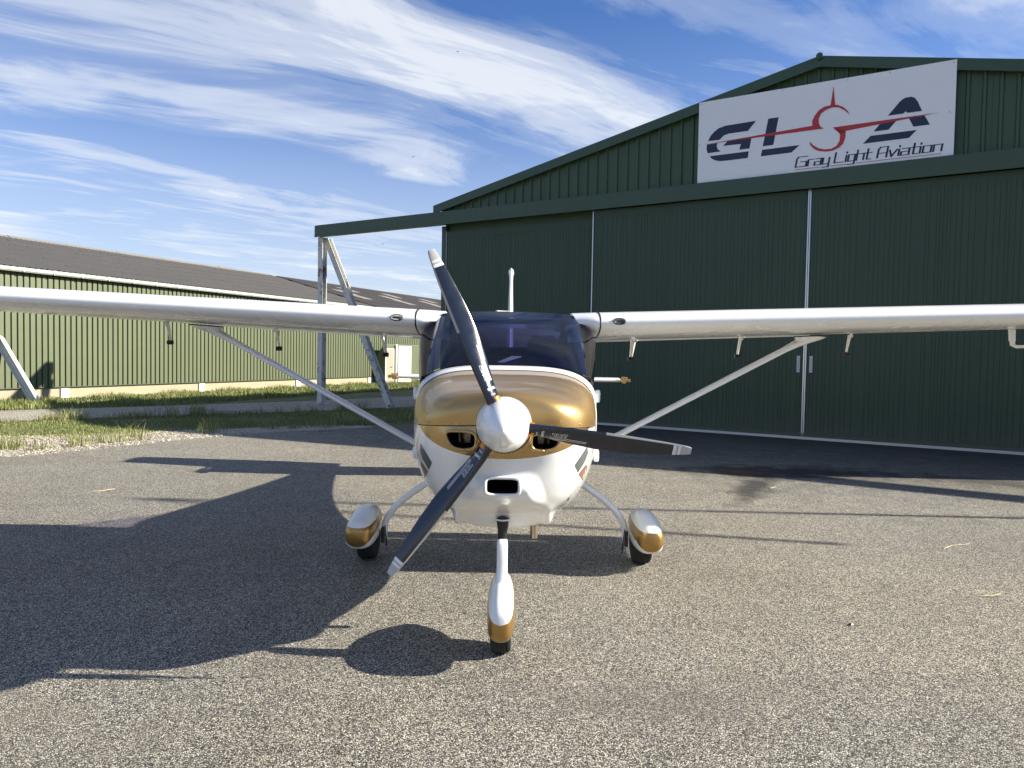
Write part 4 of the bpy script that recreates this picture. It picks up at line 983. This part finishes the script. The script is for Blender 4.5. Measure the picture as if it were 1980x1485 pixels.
# tail
fr_ = []
for z, y0, y1, th in ((1.25, 9.4, 10.55, .05), (1.6, 9.75, 10.65, .044), (2.1, 10.02, 10.72, .035), (2.55, 10.2, 10.78, .024), (2.62, 10.22, 10.78, .028), (2.66, 10.22, 10.78, .038), (2.69, 10.26, 10.76, .034), (2.705, 10.32, 10.7, .013)):
    fr_.append([Vector((AX - .002 + th * math.sin(a) * (1 - .3 * math.cos(a)), (y0 + y1) / 2 - (y1 - y0) / 2 * math.cos(a), z)) for a in [6.28318 * i / 24 for i in range(24)]])
V, Fc = loft(fr_, True, True, True); fn_ = fixn(mesh('tail_fin', V, Fc, white, plane, True, 60))
for sx in (-1, 1):
    rg = [section(AX + sx * X, (y0, 1.250), (10.28, 1.247), .085, cam=0) for X, y0 in ((.04, 9.52), (.7, 9.56), (1.34, 9.60), (1.39, 9.62))]
    V, Fc = loft(rg, True, True, True); sb_ = fixn(mesh('stabilizer', V, Fc, white, plane, True, 50))
    k = MB(); k.tube([(AX + sx * 1.42, 9.5, 1.240), (AX + sx * 1.42, 10.25, 1.240)], [.033, .022], 12, flat=.8); k.tube([(AX + sx * 1.50, 9.62, 1.250), (AX + sx * 1.51, 10.28, 1.250)], [.022, .012], 10)
    k.tube([(AX + sx * 1.40, 9.6, 1.272), (AX + sx * 1.47, 9.58, 1.268)], .024, 10); k.build('elevator_horn', bronze, sb_, True)
# exhaust pipe and its opening
ex = at(1033, 1001, 4.22)
k = MB(); k.tube([(ex.x, ex.y + .05, ex.z + .07), (ex.x, ex.y + .02, ex.z), (ex.x + .001, ex.y + .03, ex.z - .118)], .0205, 16, False); k.tube([(ex.x, ex.y + .02, ex.z), (ex.x + .001, ex.y + .03, ex.z - .118)], .0185, 16, False); k.build('exhaust_pipe', exh, plane, True, 80)
k = MB(); P = []
for i in range(24):
    a_ = 6.28318 * i / 24; P.append(onsurf(ex.x + .046 * math.cos(a_), ex.z + .008 + .011 * math.sin(a_), .003))
k.add([onsurf(ex.x, ex.z + .008, .003)] + P, [(0, i + 1, (i + 1) % 24 + 1) for i in range(24)]); k.build('exhaust_opening', black, plane)
# ---- landing gear
def wheel(nm, c, rad, wd, par):
    rg = []; n = 36
    for x, r_ in ((-.5, .6), (-.5, .8), (-.46, .93), (-.36, .985), (-.30, .99), (-.285, .965), (-.27, .99), (-.16, 1), (-.145, .972), (-.13, 1), (0, 1), (.015, .972), (.03, 1), (.14, 1), (.155, .972), (.17, 1), (.27, .99), (.285, .965), (.30, .99), (.36, .985), (.46, .93), (.5, .8), (.5, .6)):
        rg.append([Vector((c[0] + x * wd, c[1] + rad * r_ * math.cos(6.28318 * i / n), c[2] + rad * r_ * math.sin(6.28318 * i / n))) for i in range(n)])
    V, Fc = loft(rg, True, True, True); return fixn(mesh(nm, V, Fc, rubber, par, True, 35))
spm = bpy.data.materials.new('spat_two_tone'); spm.use_nodes = True; t_ = spm.node_tree; b_ = t_.nodes['Principled BSDF']
at_ = N(t_, 'ShaderNodeAttribute', attribute_name='gold'); fc_ = MA(t_, 'MULTIPLY', MA(t_, 'SUBTRACT', at_.outputs['Fac'], .5), 60, clamp=True)
L(t_, mixc(t_, fc_, (.84, .84, .82), (.42, .25, .075)), b_.inputs['Base Color']); L(t_, MA(t_, 'MULTIPLY', fc_, .8), b_.inputs['Metallic'])
b_.inputs['Roughness'].default_value = .34; b_.inputs['Coat Weight'].default_value = .3; b_.inputs['Coat Roughness'].default_value = .04
def spat(nm, prof_, goldf, par, lean=0.0, cx=0.0, nseg=40):
    """prof_: list of (Y, half width, z centre, half height up, half height down)"""
    rg = []
    for Y, wv, zc, hu, hd in catmull(prof_, 5):
        rg.append([Vector((cx + wv * math.copysign(abs(math.cos(a)) ** .85, math.cos(a)) + lean * (hu if math.sin(a) > 0 else 0) * math.sin(a), Y, zc + (hu if math.sin(a) > 0 else hd) * math.copysign(abs(math.sin(a)) ** (.95 if math.sin(a) > 0 else .6), math.sin(a)))) for a in [6.28318 * i / nseg for i in range(nseg)]])
    V, Fc = loft(rg, True, True, True); o = fixn(mesh(nm, V, Fc, spm, par, True, 60))
    at2 = o.data.attributes.new('gold', 'FLOAT', 'POINT'); at2.data.foreach_set('value', [goldf(v.co.x, v.co.y, v.co.z) for v in o.data.vertices]); return o
for sx in (-1, 1):
    cx = AX + sx * 1.035; WY = 5.74
    tx_ = cx - sx * .012
    wheel('main_wheel', (tx_, WY, .17), .17, .135, plane)
    pf = [(5.335, .02, .262, .02, .02), (5.345, .062, .262, .06, .065), (5.39, .092, .262, .10, .105), (5.50, .105, .262, .130, .122), (5.64, .107, .262, .150, .125), (5.76, .098, .262, .145, .125), (5.90, .085, .262, .115, .10), (6.03, .045, .275, .07, .06), (6.10, .008, .28, .015, .015)]
    def gf(x, y, z, cx=cx):
        hi = .318 + .06 * (y - 5.4) + 1 * (x - cx) ** 2; lo = .178 + 6.0 * (x - cx) ** 2 + .1 * (y - 5.4)
        return .5 + max(-.5, min(.5, min(hi - z, z - lo) * 30))
    spat('wheel_spat', pf, gf, plane, lean=-sx * .03, cx=cx + sx * .0)
    k = MB(); r0_ = (AX + sx * .44, 5.66, .77)
    pts = catmull([(AX + sx * .40, 5.66, .71), (AX + sx * .61, 5.68, .568), (AX + sx * .725, 5.70, .484), (AX + sx * .825, 5.71, .393), (AX + sx * .885, 5.72, .305), (AX + sx * .900, 5.72, .24), (AX + sx * .905, 5.73, .15)], 4)
    k.tube(pts, [.024] * len(pts), 14); k.build('gear_leg', white, plane, True)
    k = MB(); k.box((AX + sx * .905 - .012, 5.65, .14), (AX + sx * .905 + .012, 5.78, .25)); k.tube([(AX + sx * .885, 5.68, .20), (AX + sx * .875, 5.64, .12)], .004, 6)
    k.tube([(AX + sx * .89, 5.66, .27), (AX + sx * .87, 5.64, .15), (AX + sx * .87, 5.64, .09)], .003, 6); k.build('brake_fitting', black, plane)
# nose wheel
NY = 3.965
wheel('nose_wheel', (AX + .0, NY, .155), .155, .108, plane)
pf = [(3.62, .012, .25, .02, .02), (3.628, .04, .25, .06, .06), (3.67, .060, .25, .10, .095), (3.75, .068, .252, .135, .115), (3.88, .072, .255, .155, .125), (4.05, .068, .255, .14, .12), (4.22, .045, .26, .09, .08), (4.33, .008, .265, .015, .015)]
def gf(x, y, z): 
    hi = .268 + .25 * (y - 3.66) + 7 * (x - AX) ** 2; lo = .150 + 5 * (x - AX) ** 2 + .1 * (y - 3.66)
    return .5 + max(-.5, min(.5, min(hi - z, z - lo) * 30))
spat('nose_wheel_spat', pf, gf, plane, cx=AX)
lg = []
for z, y, wv, dv_ in ((.29, 3.86, .060, .11), (.345, 3.86, .050, .085), (.38, 3.87, .036, .065), (.415, 3.88, .029, .055), (.50, 3.88, .028, .05), (.585, 3.895, .028, .045), (.604, 3.90, .024, .036), (.610, 3.905, .015, .028)):
    lg.append([Vector((AX + wv * math.copysign(abs(math.cos(a)) ** .45, math.cos(a)), y + dv_ * math.copysign(abs(math.sin(a)) ** .6, math.sin(a)), z)) for a in [6.28318 * i / 32 for i in range(32)]])
V, Fc = loft(lg, True, True, True); fixn(mesh('nose_leg_fairing', V, Fc, white, plane, True, 40))
k = MB(); k.tube([(AX, 3.905, .58), (AX, 3.905, .655), (AX, 3.905, .675), (AX, 3.905, .705), (AX, 3.93, .712)], [.024, .025, .029, .032, .02], 18); k.build('nose_leg_boot', black, plane, True)
k = MB(); k.tube([(AX + .034 * math.cos(6.28318 * i / 24), 3.905 + .034 * math.sin(6.28318 * i / 24), .707) for i in range(25)], .004, 6, False); k.build('boot_collar', white, plane, True)

# ------------------------------------------------------------------ mast beyond the right edge that throws the two thin shadows
ms = empty('braced_mast', (14.6, 7.42, 0), 'tall steel mast with a slanting brace beyond the right edge of the apron', 'mast')
k = MB(); k.tube([(14.6, 7.42, 0), (14.6, 7.42, 9.5)], .045, 10); k.build('pole', steelp, ms)
k = MB(); k.tube([(12.9, 6.18, 5.2), (14.6, 7.38, 9.4)], .04, 10); k.build('brace', steelp, ms)

# ------------------------------------------------------------------ vegetation and stones
def leafmat():
    q = bpy.data.materials.new('grass_blade'); q.use_nodes = True; t = q.node_tree; b = t.nodes['Principled BSDF']
    g = N(t, 'ShaderNodeAttribute', attribute_name='tone')
    c = ramp(t, g.outputs['Fac'], [(0, (.045, .08, .014)), (.45, (.12, .165, .036)), (.7, (.22, .225, .075)), (1, (.42, .36, .19))])
    L(t, c, b.inputs['Base Color']); b.inputs['Roughness'].default_value = .6; b.inputs['Specular IOR Level'].default_value = .3; return q
gm = leafmat()
def grass(name, samp, count, hmin, hmax, wd, dry=.25, seed=1):
    random.seed(seed); V = []; Fc = []; T = []
    for _ in range(count):
        x, y = samp(); h = random.uniform(hmin, hmax) * (.5 + math.sin(x * 2.1 + y * 1.7) * .25 + math.sin(x * .9 - y * 3.1) * .25 + .2)
        if h < .01: continue
        a = random.uniform(0, 6.283); bnd = random.uniform(.1, .8) * h; dx, dy = math.cos(a), math.sin(a)
        a2 = random.uniform(0, 6.283); wx, wy = math.cos(a2) * wd / 2, math.sin(a2) * wd / 2; n = len(V)
        V += [(x - wx, y - wy, -.01), (x + wx, y + wy, -.01), (x + wx * .7 + dx * bnd * .35, y + wy * .7 + dy * bnd * .35, h * .6), (x - wx * .7 + dx * bnd * .35, y - wy * .7 + dy * bnd * .35, h * .6), (x + dx * bnd, y + dy * bnd, h)]
        Fc += [(n, n + 1, n + 2, n + 3), (n + 3, n + 2, n + 4)]
        tn = min(1, max(0, random.gauss(.42, .16) + (.4 if random.random() < dry else 0))); T += [tn] * 5
    o = mesh(name, V, Fc, gm); a_ = o.data.attributes.new('tone', 'FLOAT', 'POINT'); a_.data.foreach_set('value', T); tag(o, kind='stuff'); return o
gA = [(-14, 11.6), (-10.6, 12.0), (-8.3, 12.8), (-7.0, 13.6), (-5.9, 14.7), (-4.4, 15.7), (-2.6, 16.3), (-1.6, 18.0), (-2.0, 21.5), (-3.8, 21.0), (-5.8, 19.2), (-8.2, 17.4), (-10.6, 15.5), (-12.5, 14.0), (-16, 11.5)]
def sampA():
    while True:
        x, y = random.uniform(-15, -1.5), random.uniform(11.5, 22)
        if in_poly(x, y, gA): return x, y
def sampB():
    t_ = random.uniform(-5, 34); 
    while True:
        p = bp(random.uniform(-5, 34), random.uniform(.06, 4.6) ** 1.0, 0)
        if not in_poly(p.x, p.y, pp) and p.x > -20: return p.x, p.y
tag(grass('verge_grass', sampA, 52000, .012, .055, .008, .28, 2), 'rough grass and weeds between the asphalt and the concrete path', 'grass')
tag(grass('wall_grass', sampB, 60000, .06, .19, .016, .30, 3), 'mown grass strip along the foot of the sage green wall', 'grass')
def sampC():
    c = random.choice(tufts); return random.gauss(c[0], .10), random.gauss(c[1], .10)
random.seed(9); tufts = []
while len(tufts) < 46:
    i = random.randrange(len(ed)); x, y = ed[i]
    if x > -10: tufts.append((x - random.uniform(-.05, .9), y + random.uniform(.0, .9)))
for i in range(60):
    t_ = random.random(); tufts.append((lerp(-12.5, -4.0, t_) + random.uniform(-.2, .2), lerp(14.2, 20.7, t_) - random.uniform(.05, .4)))
tag(grass('weed_tufts', sampC, 7000, .08, .34, .008, .45, 4), 'taller weed tufts growing along the path and asphalt edges', 'weeds')
# stones
def stones(name, samp, count, s0, s1, seed, lab):
    random.seed(seed); V = []; Fc = []
    base = [(1, 0, 0), (-.9, .2, 0), (0, 1, .1), (.1, -1, 0), (0, .1, .8), (.5, .5, .55), (-.5, -.4, .6)]
    tris = [(0, 2, 5), (5, 2, 4), (2, 1, 4), (1, 6, 4), (1, 3, 6), (6, 3, 4), (3, 0, 4), (0, 5, 4)]
    for _ in range(count):
        x, y = samp(); s_ = random.uniform(s0, s1) * random.uniform(.5, 1.2); a = random.uniform(0, 6.28); ca, sa = math.cos(a), math.sin(a); n = len(V); e = random.uniform(.6, 1)
        for bx, by, bz in base:
            bx *= s_ * random.uniform(.8, 1.2); by *= s_ * e; V.append((x + bx * ca - by * sa, y + bx * sa + by * ca, bz * s_ * .7))
        Fc += [tuple(i + n for i in f) for f in tris]
    o = mesh(name, V, Fc, stm); tag(o, lab, 'stones', kind='stuff'); return o
stm = mat('pale_gravel', (.42, .375, .30), .9, var=(16, .45))
def sampS():
    while True:
        x, y = random.uniform(-13, -2.5), random.uniform(9.5, 17)
        if in_poly(x, y, gp): return x, y
stones('gravel_stones', sampS, 9000, .010, .030, 6, 'loose pale gravel along the asphalt edge at left')
def sampL():
    i = random.randrange(len(ed)); x, y = ed[i]; return x + random.gauss(.1, .25), y - abs(random.gauss(0, .3))
stones('loose_grit', sampL, 1500, .004, .012, 8, 'scattered grit spilling from the gravel onto the asphalt')
# a few straws on the asphalt
strw = mat('dry_straw', (.55, .46, .28), .8)
for i, (x0, y0, lab) in enumerate(((at(1800, 1175, 0.1).x, 0, ''),) ): pass
def gpt(px, py):
    d = at(px, py, 1.0) - Vector((0, 0, CAMZ)); k = -CAMZ / d.z; return Vector((d.x * k, d.y * k, .006))
for P, lab in (([(1825, 1062), (1840, 1056), (1875, 1053)], 'curved dry straw on the asphalt beyond the right wheel'), ([(1895, 1154), (1915, 1154), (1935, 1150)], 'short dry straw on the asphalt near the right edge'), ([(178, 951), (195, 950), (222, 946)], 'dry straw on the asphalt left of the tail shadow'), ([(1478, 942), (1490, 945), (1500, 942)], 'small straw wisp on the asphalt by the oil stain')):
    k = MB(); k.tube([gpt(*p) for p in P], .0035, 5); o = k.build('straw', strw); tag(o, lab, 'straw', 'straws on the asphalt')
k = MB(); c0 = gpt(1644, 1210); k.add([c0 + Vector(v) for v in ((-.02, 0, 0), (.0, -.012, .0), (.022, .0, 0), (.004, .012, 0), (-.004, 0, .01), (.01, .002, .012))], [(0, 1, 4), (1, 2, 5), (1, 5, 4), (2, 3, 5), (3, 0, 4), (3, 4, 5)]); o = k.build('dark_pebble', black); tag(o, 'single dark pebble on the asphalt at lower right', 'pebble')
# birds, very small and high
for i, (px, py, s_, lab) in enumerate(((885, 100, .20, 'tiny dark bird in the cloud, highest of three'), (799, 303, .20, 'tiny dark bird flying between the upper and the lowest one'), (740, 472, .20, 'tiny dark bird low in the sky near the steel post'))):
    p = at(px, py, 70); k = MB(); sz = s_ * .7
    k.add([p + Vector(v) * sz for v in ((-1, .1, .25), (-.45, -.15, .35), (0, -.25, 0), (.45, -.15, .35), (1, .1, .22), (.12, .3, 0), (0, .7, 0), (-.12, .3, 0), (0, 0, -.2))], [(0, 1, 7), (1, 2, 7), (2, 3, 5), (3, 4, 5), (2, 5, 6, 7), (2, 8, 5), (2, 7, 8), (8, 7, 6), (8, 6, 5)])
    o = k.build('bird', black); tag(o, lab, 'bird', 'birds in the sky')
